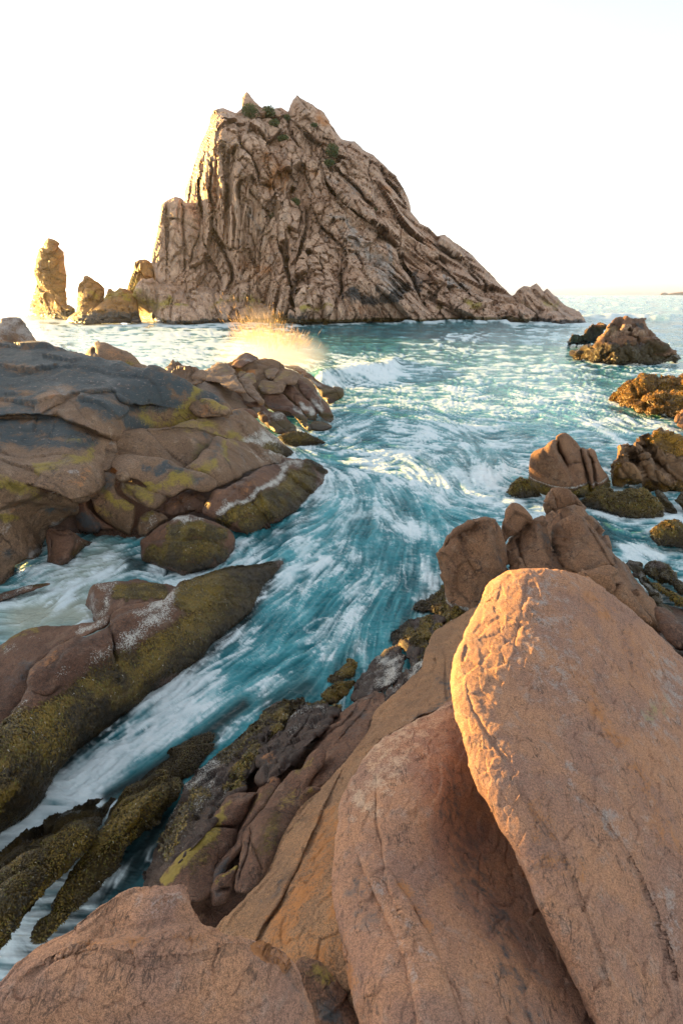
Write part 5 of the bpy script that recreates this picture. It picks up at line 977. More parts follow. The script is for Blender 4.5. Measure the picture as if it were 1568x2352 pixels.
hump = rk('great dark stained hump of rock filling the left middle of the shore', 'rock', 'rock_hump', mat=M_SHELF, crop='D',
   outline=[(-90, 775), (0, 780), (42, 786), (70, 784), (107, 789), (142, 799), (165, 804), (195, 810), (225, 820), (250, 828), (275, 830), (300, 840), (325, 843), (350, 844), (375, 850), (392, 858), (417, 868), (450, 890), (485, 905), (507, 915), (524, 930), (532, 948), (522, 962), (490, 975), (440, 985), (392, 995), (330, 1005), (285, 1025), (262, 1080), (225, 1130), (165, 1150), (125, 1130), (60, 1115), (-90, 1100)],
   ctrl=[(-90, 775, 'Y', 17.5), (107, 789, 'Y', 17.3), (250, 828, 'Y', 16.5), (392, 858, 'Y', 16), (524, 930, 'Y', 16), (490, 975, 'Y', 15.6), (392, 995, 'Y', 14.9), (285, 1025, 'Y', 13.2), (225, 1130, 1.15), (165, 1150, 1.3), (-90, 1100, 1.9), (100, 900, 2.6), (250, 960, 2.05), (60, 1000, 1.95), (200, 1060, 1.6)], R=70, b=.55, th=.8, step=2.6, disp=sd_, seed=94,
   cracks=[(Z('E1', [(0, 1005), (200, 995), (340, 1000), (470, 1005), (540, 995), (640, 1055), (760, 1100), (900, 1165), (1010, 1195)]), 4, .14, -.22, 45), (Z('E1', [(430, 600), (560, 760), (580, 860), (530, 990)]), 14, .18, .05, 40), (Z('E1', [(600, 850), (700, 800), (850, 810), (1030, 790), (1120, 880), (1250, 900)]), 10, .14, -.16, 40), (Z('E1', [(920, 560), (1000, 680), (1100, 800)]), 12, .08, .06, 40), (Z('E1', [(1320, 800), (1400, 730)]), 4, .05), (Z('E3', [(470, 520), (560, 570), (620, 640)]), 3, .06), (Z('E3', [(550, 310), (700, 260)]), 2.5, .03)],
   lumps=[(215, 925, 60, 26, 10, .28), (100, 985, 90, 35, 3, .25), (330, 890, 60, 30, 20, .15)],
   paint=[('dark', Z('E1', [(0, 420), (300, 430), (600, 480), (900, 560), (1200, 640), (1500, 700)]), 50, 1.1), ('dark', Z('E1', [(0, 640), (300, 680), (600, 650), (900, 700), (1200, 800), (1500, 820)]), 50, 1.1), ('dark', Z('E2', [(0, 700), (150, 720), (300, 800), (420, 850)]), 28, 1.0), ('dark', Z('E2', [(0, 850), (100, 900)]), 30, .9), ('dark', Z('E1', [(800, 880), (1000, 950), (1200, 1030), (1350, 1030)]), 32, 1.0), ('dark', Z('E1', [(0, 950), (250, 940), (450, 1010)]), 20, .9), ('dark', Z('E1', [(0, 1090), (300, 1100), (600, 1110), (720, 1180)]), 30, 1.0), ('dark', Z('E3', [(0, 60), (300, 110), (550, 130), (850, 150)]), 24, .9), ('dark', Z('E1', [(0, 780), (150, 850), (300, 870)]), 28, .8),
          ('yellow', Z('E2', [(260, 760), (200, 900), (100, 980), (60, 1030), (200, 1030)]), 22, .85), ('yellow', Z('E1', [(1350, 950), (1450, 1050), (1560, 1040)]), 28, .6), ('yellow', Z('E3', [(340, 340), (480, 350), (600, 300), (750, 250), (850, 210)]), 20, .8), ('yellow', Z('E3', [(380, 420), (500, 380)]), 18, .7), ('yellow', Z('E1', [(650, 1180), (730, 1200)]), 12, .5), ('orange', Z('E1', [(400, 930), (540, 850)]), 18, .35), ('orange', Z('E3', [(550, 510), (700, 520), (800, 420)]), 22, .35), ('grey', Z('E3', [(640, 430), (710, 420)]), 10, .7), ('orange', Z('E1', [(1330, 970), (1380, 920)]), 14, .5)])
rk('orange-brown knob bulging from the right shoulder of the dark hump', 'rock', 'boulder', mat=M_SHELF, crop='E2', outline=[(158, 925), (180, 885), (220, 855), (300, 840), (380, 850), (450, 900), (520, 930), (545, 965), (480, 1010), (400, 1010), (290, 1025), (215, 995)], Yd=(15.0, 15.6), R=22, b=1.0, step=2.6, disp=sd_[1:3], seed=95, paint=[('orange', [(280, 930), (360, 960)], 90, .4), ('yellow', [(400, 880), (480, 930), (300, 860)], 40, .7)])
rk('layered brown slab with yellow lichen sloping into the pool at the left edge', 'rock slab', 'rock_slab', mat=M_SHELF, crop='E3', outline=[(-300, 430), (0, 448), (130, 478), (280, 520), (370, 560), (430, 602), (520, 608), (620, 658), (692, 700), (705, 790), (640, 805), (560, 860), (450, 930), (430, 1050), (400, 1150), (300, 1235), (200, 1290), (120, 1330), (60, 1400), (0, 1440), (-300, 1560)],
   ctrl=[(-300, 430, 2.0), (0, 448, 1.95), (280, 520, 1.6), (430, 602, 1.3), (692, 700, .9), (640, 805, .55), (430, 1050, .05), (300, 1235, 0), (120, 1330, 0), (0, 1440, 0), (-300, 1560, 0), (100, 900, .8)], R=44, b=.5, th=1, step=2.6, disp=sd_ + [dict(k='ridge', sc=.5, a=.035, e=(1, -.3, -.2), st=4, o=4, s=151)], seed=96,
   cracks=[([(0, 760), (180, 700), (300, 680), (420, 605), (440, 600)], 3, .06, -.06, 30), ([(40, 760), (260, 715), (430, 745)], 2.5, .04, -.04, 25), ([(0, 470), (250, 620)], 2, .03), ([(560, 860), (640, 810), (700, 790)], 3, .08)],
   paint=[('yellow', [(0, 500), (150, 540), (300, 580)], 100, .8), ('yellow', [(0, 830), (150, 860)], 60, .8), ('orange', [(150, 740), (350, 800)], 70, .35), ('grey', [(0, 920), (60, 960)], 60, .6), ('grey', [(470, 880), (560, 850)], 40, .9), ('grey', [(250, 1200), (360, 1170)], 40, .9), ('dark', [(450, 780), (650, 760)], 60, .6), ('dark', [(0, 1150), (250, 1180)], 90, .5), ('wet', [(0, 1250), (250, 1240), (430, 1060)], 60, .5)])
rk('low barnacle-crusted ledge awash along the left edge of the pool', 'rock', 'barnacled_rock', mat=M_BROWN, crop='G1', outline=[(-60, 470), (40, 425), (120, 400), (250, 368), (380, 345), (465, 338), (445, 362), (300, 412), (160, 458), (40, 500), (-60, 540)], z=(-.02, .16), b=1.2, step=2.4, jag=.4, disp=rd_[1:], seed=199, paint=[('white', [(60, 430), (200, 400), (260, 390)], 40, .7), ('weed', [(280, 380), (440, 350)], 30, .8)])
rk('wet square block standing in the pool', 'boulder', 'boulder', mat=M_BROWN, crop='E3', outline=[(428, 942), (462, 928), (540, 935), (625, 937), (690, 975), (745, 1020), (855, 1062), (835, 1095), (760, 1125), (690, 1185), (600, 1256), (530, 1268), (455, 1240), (448, 1100)], ctrl=[(455, 1240, 0), (530, 1268, 0), (855, 1070, 0), (428, 942, .5), (625, 937, .55), (690, 975, .45)], R=13, b=1.1, th=1.2, step=2.4, jag=.2, smooth=False, disp=sd_[1:3], seed=97, cracks=[([(440, 960), (475, 1050), (470, 1240)], 2.5, .02, .06, 25), ([(640, 945), (690, 1050), (640, 1200)], 6, .02, .05, 25)], paint=[('weed', [(640, 1180), (800, 1090)], 50, .5), ('white', [(740, 1060), (800, 1090)], 40, .4), ('wet', [(460, 1240), (600, 1250)], 60, .6)])
rk('dark wet block behind the square block', 'boulder', 'boulder', mat=M_BROWN, crop='E3', outline=[(690, 690), (720, 675), (800, 668), (860, 770), (970, 870), (1080, 945), (1000, 960), (740, 965), (722, 860)], z=(.05, .75), R=18, b=1.0, step=2.4, disp=sd_[1:3], seed=98, paint=[('dark', [(760, 850), (900, 920)], 110, .8), ('orange', [(740, 700), (790, 700)], 30, .4)])
rk('small tan knob between the layered slab and the curved boulder', 'rock', 'boulder', mat=M_SHELF, crop='E3', outline=[(648, 615), (665, 575), (700, 540), (750, 495), (810, 465), (830, 560), (810, 670), (690, 682)], z=(1.0, 1.35), b=1.0, step=2.4, disp=sd_[1:3], seed=99)
rk('low pinkish shoulder rock behind the curved boulder', 'rock', 'boulder', mat=M_SHELF, crop='E3', outline=[(798, 490), (820, 350), (850, 240), (900, 180), (960, 110), (1020, 93), (1058, 120), (1068, 200), (1080, 280), (1020, 400), (880, 420)], ctrl=[(798, 490, 1.2), (850, 240, 1.5), (1020, 93, 1.65), (1068, 200, 1.5), (880, 420, 1.3)], b=.8, step=2.6, disp=sd_[1:3], seed=100, cracks=[([(870, 240), (960, 230), (1060, 220), (1150, 240)], 3, .06, -.05, 20)], paint=[('grey', [(980, 130), (1030, 140)], 50, .5)])
rk('broad brown slab capping the middle ledge, its right tip dusted white', 'rock slab', 'rock_slab', mat=M_SHELF, crop='D', outline=[(260, 1012), (275, 1000), (295, 992), (320, 985), (392, 976), (417, 968), (465, 958), (490, 956), (532, 945), (555, 941), (580, 952), (605, 975), (630, 997), (645, 1012), (660, 1028), (672, 1041), (655, 1050), (600, 1060), (520, 1095), (440, 1120), (340, 1090), (275, 1060)],
   ctrl=[(260, 1012, 1.55), (392, 976, 1.7), (490, 956, 1.6), (555, 941, 1.5), (630, 997, .6), (672, 1041, 0), (600, 1060, .2), (440, 1120, .5), (275, 1060, 1.1)], R=44, b=.6, th=.8, step=2.6, disp=sd_, seed=101,
   cracks=[(Z('E4', [(-60, 20), (100, 10), (250, 30), (390, 80), (560, 130), (760, 180)]), 4, .07, -.07, 25), (Z('E2', [(430, 1010), (540, 1060), (550, 1130)]), 2, .03), (Z('E4', [(380, 80), (330, 200), (180, 380)]), 5, .10)],
   paint=[('yellow', Z('E2', [(80, 1060), (200, 1050), (330, 1060), (430, 1080)]), 20, .75), ('yellow', Z('E4', [(400, 60), (550, 90), (700, 130)]), 14, .7), ('dark', Z('E2', [(420, 1000), (560, 970), (650, 980)]), 14, .5), ('white', Z('E4', [(740, 110), (850, 100), (950, 130), (1000, 180)]), 30, .85), ('white', Z('E2', [(850, 1090), (960, 1200)]), 16, .6), ('weed', Z('E4', [(920, 190), (1020, 210), (1090, 240)]), 22, 1.0), ('dark', Z('E4', [(280, 60), (340, 150), (250, 240)]), 18, .5), ('yellow', Z('E4', [(300, 180), (220, 280)]), 16, .5)], tuft=dict(n=1500, l=.05, w=.007))
rk('triangular pinkish slab streaked with yellow on the middle ledge', 'rock slab', 'rock_slab', mat=M_SHELF, crop='E4', outline=[(150, 400), (200, 350), (270, 295), (350, 190), (390, 110), (430, 90), (500, 110), (600, 120), (700, 135), (850, 200), (960, 240), (1068, 290), (1010, 345), (880, 360), (700, 420), (600, 480), (490, 540), (415, 555), (385, 490), (310, 430)],
   ctrl=[(150, 400, 1.15), (430, 90, 1.4), (700, 135, 1.05), (1068, 290, .2), (880, 360, .45), (600, 480, .75), (415, 555, .8), (310, 430, 1.1)], R=34, b=.6, th=1, step=2.6, disp=sd_[1:], seed=102, cracks=[([(430, 100), (470, 220), (520, 300)], 6, .07, .05, 25), ([(620, 190), (670, 300), (680, 390)], 2, .025), ([(310, 400), (340, 460), (400, 530)], 3, .04), ([(900, 250), (950, 310), (1000, 340)], 3, .07)],
   paint=[('yellow', [(460, 170), (500, 230), (530, 300)], 45, .85), ('yellow', [(300, 350), (400, 340), (230, 410)], 60, .8), ('dark', [(400, 130), (400, 230), (350, 300)], 50, .55), ('white', [(760, 230), (900, 290), (980, 320)], 60, .45), ('white', [(880, 240), (1020, 280)], 30, .7), ('yellow', [(560, 140), (640, 200)], 40, .3)])
rk('dark slab edged with yellow lichen, middle of the ledge', 'rock slab', 'rock_slab', mat=M_SHELF, crop='E3', outline=[(1008, 335), (1030, 295), (1070, 268), (1150, 248), (1250, 265), (1350, 282), (1450, 292), (1568, 320), (1660, 370), (1720, 395), (1880, 440), (1965, 490), (1995, 545), (1920, 592), (1850, 602), (1720, 572), (1568, 645), (1450, 610), (1350, 570), (1250, 495), (1110, 470), (1080, 420), (1020, 375)],
   ctrl=[(1008, 335, 1.4), (1150, 248, 1.55), (1568, 320, 1.4), (1995, 545, .9), (1850, 602, .85), (1568, 645, .85), (1250, 495, 1.15), (1110, 470, 1.3)], R=34, b=.7, th=1, step=2.6, disp=sd_[1:], seed=103, paint=[('dark', [(1350, 400), (1500, 380), (1650, 420), (1700, 400)], 70, .8), ('yellow', [(1350, 560), (1500, 540), (1650, 480), (1720, 500)], 85, .95), ('dark', [(1780, 480), (1850, 490)], 40, .5)], cracks=[([(1770, 480), (1850, 470), (1900, 500)], 4, .05)])
rk('curved tan boulder with a yellow patch, leaning at the left end of the middle ledge', 'boulder', 'boulder', mat=M_SHELF, crop='E3', outline=[(790, 570), (798, 520), (820, 450), (850, 405), (890, 392), (1000, 397), (1080, 430), (1092, 500), (1082, 560), (1105, 612), (1200, 682), (1262, 725), (1250, 850), (1225, 950), (1195, 1010), (1100, 965), (960, 880), (855, 780), (810, 670)],
   ctrl=[(790, 570, .9), (890, 392, 1.3), (1080, 430, 1.25), (1262, 725, .75), (1195, 1010, 0), (960, 880, .2), (855, 780, .5)], R=42, b=1.0, th=1.2, step=2.6, disp=sd_[1:3], seed=104, paint=[('yellow', [(980, 620), (1080, 690), (1180, 720)], 80, .9), ('dark', [(940, 480), (1040, 500), (940, 610)], 70, .55), ('orange', [(880, 800), (1000, 880)], 60, .3), ('yellow', [(900, 760), (1000, 820)], 50, .3)])
rk('lichen-mottled stone wedged under the dark slab', 'rock', 'rock', mat=M_SHELF, crop='E3', outline=[(1080, 570), (1095, 485), (1130, 470), (1170, 475), (1250, 492), (1340, 570), (1430, 620), (1510, 645), (1445, 725), (1400, 755), (1262, 715), (1150, 645)], z=(.7, 1.15), R=26, b=.9, step=2.6, disp=sd_[1:3] + [dict(k='cell', sc=.15, a=.02, cw=.15, cd=.5, s=161)], seed=105, paint=[('yellow', [(1180, 560), (1280, 610), (1380, 680)], 100, .85), ('grey', [(1120, 520), (1250, 530)], 50, .5)])
rk('rough pale stone at the water line under the mottled stone', 'rock', 'rock', mat=M_SHELF, crop='E3', outline=[(1258, 845), (1300, 800), (1380, 763), (1450, 778), (1545, 842), (1465, 905), (1400, 965), (1340, 1020), (1275, 975)], z=(.05, .55), R=22, b=1.0, step=2.6, jag=.4, disp=rd_[1:] + [dict(k='cell', sc=.2, a=.04, cw=.15, cd=.5, s=163)], seed=106, paint=[('white', [(1300, 850), (1420, 850), (1350, 950)], 60, .4), ('yellow', [(1340, 800), (1420, 790)], 40, .5)])
rk('reddish knuckled stone between the dark slab and the barnacled headland', 'rock', 'rock', mat=M_BROWN, crop='E4', outline=[(-150, 770), (-80, 730), (0, 650), (70, 602), (170, 573), (250, 588), (335, 650), (345, 710), (300, 790), (150, 790), (60, 830), (-60, 850)], ctrl=[(-150, 770, .5), (170, 573, .75), (345, 710, .55), (60, 830, .3)], R=24, b=1.0, step=2.6, jag=.4, disp=rd_[1:] + [dict(k='cell', sc=.3, a=.05, cw=.15, cd=.6, s=165)], seed=107, paint=[('white', [(120, 660), (200, 640), (120, 740)], 40, .35), ('orange', [(60, 680), (250, 640)], 70, .35)])
rk('barnacled headland with a white band above brown weed, pointing into the channel', 'rock', 'weedy_headland', mat=M_BROWN, crop='E4', outline=[(285, 800), (350, 650), (395, 580), (480, 560), (560, 540), (700, 480), (850, 370), (960, 338), (1060, 290), (1130, 285), (1200, 292), (1250, 283), (1310, 302), (1370, 335), (1430, 370), (1445, 402), (1385, 525), (1305, 615), (1235, 695), (1105, 800), (945, 890), (810, 970), (700, 1010), (560, 975), (450, 890)],
   ctrl=[(285, 800, .55), (395, 580, .85), (560, 540, .9), (850, 370, .75), (1060, 290, .5), (1250, 283, .25), (1445, 402, -.03), (1305, 615, 0), (1105, 800, 0), (810, 970, 0), (560, 975, .1), (450, 890, .35)], R=46, b=.8, th=1, step=2.6, jag=.2, disp=sd_[1:3] + rd_[1:], seed=108,
   cracks=[([(400, 590), (350, 680), (300, 790)], 3.5, .10), ([(480, 560), (700, 490), (780, 440)], 3, .05, .03, 20), ([(530, 630), (620, 540), (740, 480)], 3, .05, .03, 20), ([(1130, 345), (1200, 390)], 3, .06), ([(450, 870), (560, 940), (700, 1010)], 4, .07)],
   paint=[('white', [(440, 780), (600, 700), (780, 610), (900, 530), (1010, 440), (1060, 380)], 62, .95), ('white', [(1000, 340), (1100, 330), (1200, 320)], 40, .8), ('weed', [(500, 860), (700, 760), (900, 680), (1100, 500), (1250, 400)], 95, 1.0), ('weed', [(700, 920), (900, 830), (1100, 700), (1300, 500)], 90, 1.0), ('weed', [(1280, 330), (1400, 390)], 60, 1.0), ('wet', [(700, 1000), (945, 890), (1235, 695), (1385, 525)], 60, .6), ('orange', [(420, 620), (620, 580), (800, 470)], 50, .3)], tuft=dict(n=16000, l=.05, w=.006, lie=.7, flow=(.5, -.5, -.6)))
rk('dome of weed capped with white barnacles where the pool drains into the channel', 'rock', 'weedy_rock', mat=M_BROWN, crop='E4', outline=[(-273, 1062), (-255, 1035), (-220, 1008), (-110, 920), (0, 862), (60, 825), (120, 808), (200, 810), (340, 850), (480, 910), (565, 965), (595, 1050), (592, 1135), (495, 1252), (390, 1302), (290, 1318), (190, 1342), (120, 1366), (60, 1350), (0, 1332), (-160, 1270), (-265, 1220)],
   ctrl=[(-273, 1062, .15), (-110, 920, .5), (120, 808, .72), (340, 850, .65), (565, 965, .3), (592, 1135, 0), (390, 1302, 0), (120, 1366, 0), (-160, 1270, 0), (-265, 1220, 0)], R=52, b=.85, th=1, step=2.6, jag=.2, disp=rd_[1:], seed=109, cracks=[([(-240, 1060), (0, 1050), (200, 1050), (380, 1075), (420, 1090)], 4, .07, .05, 30), ([(390, 1060), (430, 1150), (480, 1230)], 4, .05)],
   paint=[('weed', [(50, 1000), (250, 950), (430, 980)], 100, 1.0), ('weed', [(0, 1150), (250, 1120), (450, 1150)], 110, 1.0), ('weed', [(-200, 1150), (100, 1280), (350, 1250)], 80, .9), ('white', [(40, 870), (150, 850), (100, 960), (30, 990)], 55, .9), ('white', [(150, 830), (300, 860)], 40, .6), ('wet', [(-265, 1220), (120, 1366), (390, 1302), (592, 1135)], 50, .7), ('orange', [(-150, 980), (-50, 930)], 60, .3)], tuft=dict(n=14000, l=.045, w=.0055, lie=.7))
rk('small brown weedy boulder awash off the white-tipped ledge', 'rock', 'weedy_rock', mat=M_WEEDY, crop='E4', outline=[(985, 95), (1040, 68), (1100, 52), (1180, 48), (1250, 58), (1330, 100), (1420, 150), (1300, 165), (1150, 185), (1050, 152)], z=(0, .35), b=1.0, step=2.4, jag=.3, disp=rd_[1:], seed=110, zweed=1, tuft=dict(n=2500, l=.06, w=.008))

# ------------------------------------------------------------------ the jointed pile below the splash
pile = empty('jointed_rock_pile', (-4, 22, 0)); tag(pile, 'pile of rounded jointed rock at the sea end of the left shore, below the splash', 'rock outcrop')
pd_ = [dict(k='fbm', sc=1.2, a=.08, o=3, s=171), dict(k='cell', sc=.7, a=.09, e=(.6, 0, -.8), st=2, warp=.3, cw=.13, cd=.6, s=172), dict(k='fbm', sc=.3, a=.03, o=4, s=173, g=.6)]
def Yc(x, y): return (5.0) / (-(ray(x, y)[2]) / ray(x, y)[1])
pile_main = [(262, 665), (290, 600), (340, 565), (380, 540), (422, 503), (500, 512), (560, 490), (600, 470), (640, 432), (710, 415), (770, 440), (800, 467), (900, 470), (960, 500), (1020, 530), (1130, 560), (1200, 600), (1300, 700), (1380, 800), (1440, 900), (1500, 1000), (1500, 1025), (1440, 1070), (1300, 1060), (1280, 1140), (1200, 1160), (1100, 1050), (1000, 1000), (900, 950), (760, 920), (650, 890), (560, 810), (470, 840), (400, 780), (300, 720)]
pctl = [(262, 665, 'Y', 22), (500, 505, 'Y', 24.6), (710, 415, 'Y', 26), (960, 500, 'Y', 26), (1200, 600, 'Y', 26), (1500, 1000, 'Y', 23.5), (1280, 1140, 'Y', 22.5), (1000, 1000, 'Y', 23), (650, 890, 'Y', 22.4), (400, 780, 'Y', 22)]
rock('core', M_SHELF, 'E2', pile_main, ctrl=pctl, R=40, b=.6, th=.9, step=2.4, jag=.3, disp=pd_, parent=pile, seed=121, paint=[('orange', [(520, 500), (620, 560), (720, 590)], 50, .9), ('yellow', [(540, 510), (640, 570)], 35, .6)])
for i, (ol, zz, pt) in enumerate([
    ([(262, 665), (300, 600), (380, 540), (422, 503), (500, 515), (560, 545), (610, 580), (605, 640), (690, 785), (560, 770), (450, 705), (380, 690)], (1.55, 2.15), [('yellow', [(450, 560), (520, 600)], 60, .3), ('dark', [(480, 560), (560, 600)], 50, .3)]),
    ([(600, 640), (640, 588), (700, 600), (760, 622), (792, 690), (765, 715), (832, 830), (835, 890), (700, 790), (650, 700)], (1.2, 1.9), [('yellow', [(640, 610), (760, 660)], 40, .5)]),
    ([(940, 640), (1010, 590), (1080, 580), (1130, 590), (1165, 650), (1150, 705), (1050, 715), (1030, 790), (955, 710)], (1.1, 1.7), [('yellow', [(980, 640), (1080, 630)], 50, .45)]),
    ([(850, 590), (900, 560), (960, 550), (1000, 580), (960, 640), (920, 660), (870, 640)], (1.5, 1.8), [('yellow', [(900, 590)], 50, .45)]),
    ([(800, 720), (850, 660), (930, 670), (990, 730), (1035, 790), (940, 800), (850, 790)], (1.1, 1.45), [('yellow', [(860, 700), (940, 720)], 50, .5)]),
    ([(840, 790), (880, 770), (930, 765), (1030, 795), (1100, 845), (1180, 925), (1245, 1000), (1295, 1110), (1280, 1150), (1200, 1100), (1130, 1010), (1080, 970), (950, 955), (870, 900)], (0, 1.15), [('white', [(1150, 930), (1220, 980)], 45, .9), ('weed', [(1180, 1040), (1270, 1110)], 60, 1.0), ('dark', [(900, 900), (1000, 940)], 50, .6)]),
    ([(1045, 705), (1110, 690), (1180, 780), (1285, 880), (1345, 965), (1345, 1050), (1260, 1040), (1200, 965), (1120, 865), (1035, 790)], (0.05, 1.3), [('white', [(1220, 900), (1310, 980)], 50, .95), ('weed', [(1270, 1010), (1340, 1040)], 45, 1.0)]),
    ([(1150, 640), (1250, 700), (1345, 790), (1425, 900), (1508, 1015), (1465, 1070), (1360, 1010), (1330, 925), (1180, 765)], (0, 1.4), [('white', [(1310, 870), (1380, 930)], 55, .95), ('weed', [(1390, 990), (1480, 1030)], 55, 1.0), ('white', [(1340, 800), (1430, 920)], 25, .6)]),
    ([(1025, 532), (1150, 540), (1260, 600), (1400, 690), (1450, 715), (1510, 735), (1580, 765), (1575, 830), (1450, 895), (1380, 805), (1300, 705), (1180, 605), (1060, 560)], (0, 1.5), [('white', [(1300, 680), (1380, 720)], 50, .7), ('weed', [(1400, 780), (1560, 790)], 70, 1.0), ('pale', [(1100, 570), (1250, 640)], 40, .4)]),
    ([(755, 925), (800, 908), (855, 912), (930, 970), (1005, 970), (1100, 1042), (1165, 1105), (1155, 1155), (1000, 1168), (880, 1085), (790, 995)], (0, .75), [('white', [(950, 1000), (1050, 1010)], 50, .8), ('weed', [(950, 1080), (1120, 1110)], 70, 1.0), ('white', [(830, 990), (900, 1040)], 25, .6)]),
    ([(470, 840), (500, 800), (550, 770), (600, 758), (650, 785), (700, 860), (840, 870), (850, 920), (740, 920), (640, 880), (560, 850)], (.95, 1.35), [('white', [(540, 800), (600, 790), (640, 840)], 40, .5), ('orange', [(650, 830), (800, 880)], 40, .25)]),
    ([(560, 545), (620, 480), (660, 425), (710, 413), (770, 440), (815, 470), (760, 500), (700, 520), (640, 560)], (1.9, 2.4), [('grey', [(680, 450), (760, 480)], 60, .5), ('orange', [(570, 520), (640, 560)], 40, .9)]),
    ([(540, 960), (560, 935), (640, 940), (760, 960), (800, 1010), (700, 1000), (560, 990)], (.9, 1.1), [])]):
    rock('pillow', M_SHELF if i < 5 else M_BROWN, 'E2', ol, z=zz, b=1.0, th=1.0, step=2.4, jag=.25, disp=pd_[2:] + [dict(k='fbm', sc=.9, a=.07, o=3, s=175), dict(k='cell', sc=.9, a=.05, e=(.6, 0, -.8), st=1.6, warp=.3, cw=.08, cd=.7, s=174)], parent=pile, seed=130 + i, paint=pt, zweed=None)
rk('low dark weedy rock at the water line below the jointed pile', 'rock', 'weedy_rock', mat=M_WEEDY, crop='E2', outline=[(1270, 1080), (1320, 1045), (1400, 1050), (1460, 1070), (1480, 1110), (1400, 1140), (1300, 1130)], z=(0, .25), b=1.0, step=2.4, disp=rd_[1:], seed=150, zweed=1)
# ================================================================== the sea
def grid_lookup(G, x, y):
    # G sampled every 16 px from (-400, 600)
    u = np.clip((x + 400) / 16.0, 0, G.shape[1] - 1.001); v = np.clip((y - 600) / 16.0, 0, G.shape[0] - 1.001)
    i, j = u.astype(int), v.astype(int); a, b = u - i, v - j
    return (G[j, i].T * (1 - a) * (1 - b) + G[j, i + 1].T * a * (1 - b) + G[j + 1, i].T * (1 - a) * b + G[j + 1, i + 1].T * a * b).T

FLOW = [(100, 780, 1, .02), (500, 800, 1, .0), (900, 780, 1, .02), (1300, 780, 1, .0), (1540, 700, 1, 0), (1250, 860, 1, .03), (1400, 880, 1, .05), (1000, 860, 1, .1), (850, 860, 1, .25), (760, 880, .6, .5),
        (900, 930, 1, .05), (1100, 930, 1, .06), (1300, 960, 1, .12), (1400, 970, 1, .25), (1480, 985, 1, .25), (1350, 1020, 1, -.1), (820, 960, .9, -.25), (800, 1020, .8, -.35), (900, 1020, 1, -.2), (1020, 1010, 1, .05), (1150, 1020, 1, .12), (1200, 1070, 1, .1),
        (870, 1060, .9, -.4), (960, 1075, .7, .5), (1000, 1120, .75, .75), (1060, 1145, 1, .3), (1150, 1150, 1, .12), (1200, 1165, 1, .2), (1090, 1080, -.3, .9), (1060, 1060, .3, .9), (1120, 1060, -.4, .6),
        (830, 1120, .4, .9), (900, 1150, .5, .9), (960, 1190, .4, .9), (760, 1150, -.5, .8), (720, 1230, -.85, .5), (840, 1230, -.3, .95), (950, 1280, -.1, 1), (650, 1270, -.9, .4), (800, 1330, -.6, .8), (900, 1380, -.35, .9), (960, 1330, -.2, 1),
        (700, 1380, -.75, .65), (620, 1430, -.8, .6), (560, 1500, -.8, .6), (700, 1480, -.7, .7), (800, 1470, -.25, .97), (830, 1520, .0, 1), (760, 1520, -.5, .85), (640, 1560, -.8, .6), (480, 1560, -.84, .55), (400, 1640, -.84, .55), (300, 1690, -.84, .55), (200, 1770, -.82, .57), (100, 1840, -.83, .55), (0, 1910, -.85, .5), (450, 1640, -.75, .65), (580, 1620, -.8, .6),
        (220, 1980, -.5, .85), (330, 1900, -.6, .8), (280, 1270, -.8, .5), (200, 1320, -.85, .5), (100, 1380, -.85, .45), (0, 1420, -.9, .3), (340, 1300, -.9, -.1), (430, 1330, 1, -.1), (520, 1290, .8, -.5),
        (1250, 1160, 1, .25), (1350, 1180, 1, .25), (1450, 1200, 1, 0), (1400, 1240, .8, .4), (1480, 1280, .9, .3), (1380, 1250, .8, .5), (1530, 1180, 1, -.1), (1300, 830, 1, .02)]
fg = np.array(FLOW, float)
gx, gy = np.meshgrid(np.arange(-400, 1984, 16.0), np.arange(600, 2680, 16.0))
W = 1.0 / (((gx[..., None] - fg[:, 0]) ** 2 + (1.3 * (gy[..., None] - fg[:, 1])) ** 2) + 300) ** 1.7
FU = (W * fg[:, 2]).sum(-1) / W.sum(-1); FV = (W * fg[:, 3]).sum(-1) / W.sum(-1)
m = np.hypot(FU, FV) + 1e-6
FU, FV = FU / m, FV / m
# eddies: the open water wanders, the surge in the channel runs straighter
wob = (fbm(np.stack([gx.ravel() / 70, gy.ravel() / 45, 0 * gx.ravel()], 1), 3, 77).reshape(gx.shape)) * np.interp(gy, [700, 850, 1000, 1400, 1600], [.15, .35, .95, .75, .25])
FU, FV = FU * np.cos(wob) - FV * np.sin(wob), FU * np.sin(wob) + FV * np.cos(wob)
FG = np.stack([FU, FV], -1)

SEA_X = np.concatenate([np.radians(np.linspace(-80, -37, 24, endpoint=False)), np.radians(np.linspace(-37, 37, 620)), np.radians(np.linspace(37, 80, 25)[1:])])
yy = np.concatenate([np.linspace(678.0, 682, 8, endpoint=False), np.linspace(682, 2480, 760)])
dist = 5.0 / np.tan(np.arctan((yy - CY) / F_PX) + PITCH)
dist = np.minimum(dist, 2900)
TH, RR = np.meshgrid(SEA_X, dist)
# rays at equal depth rows: use planar distance along +Y so rows match the shore rows
XX = np.where(np.abs(TH) < 1.2, RR * np.tan(TH), RR * np.tan(TH)); YY_ = RR
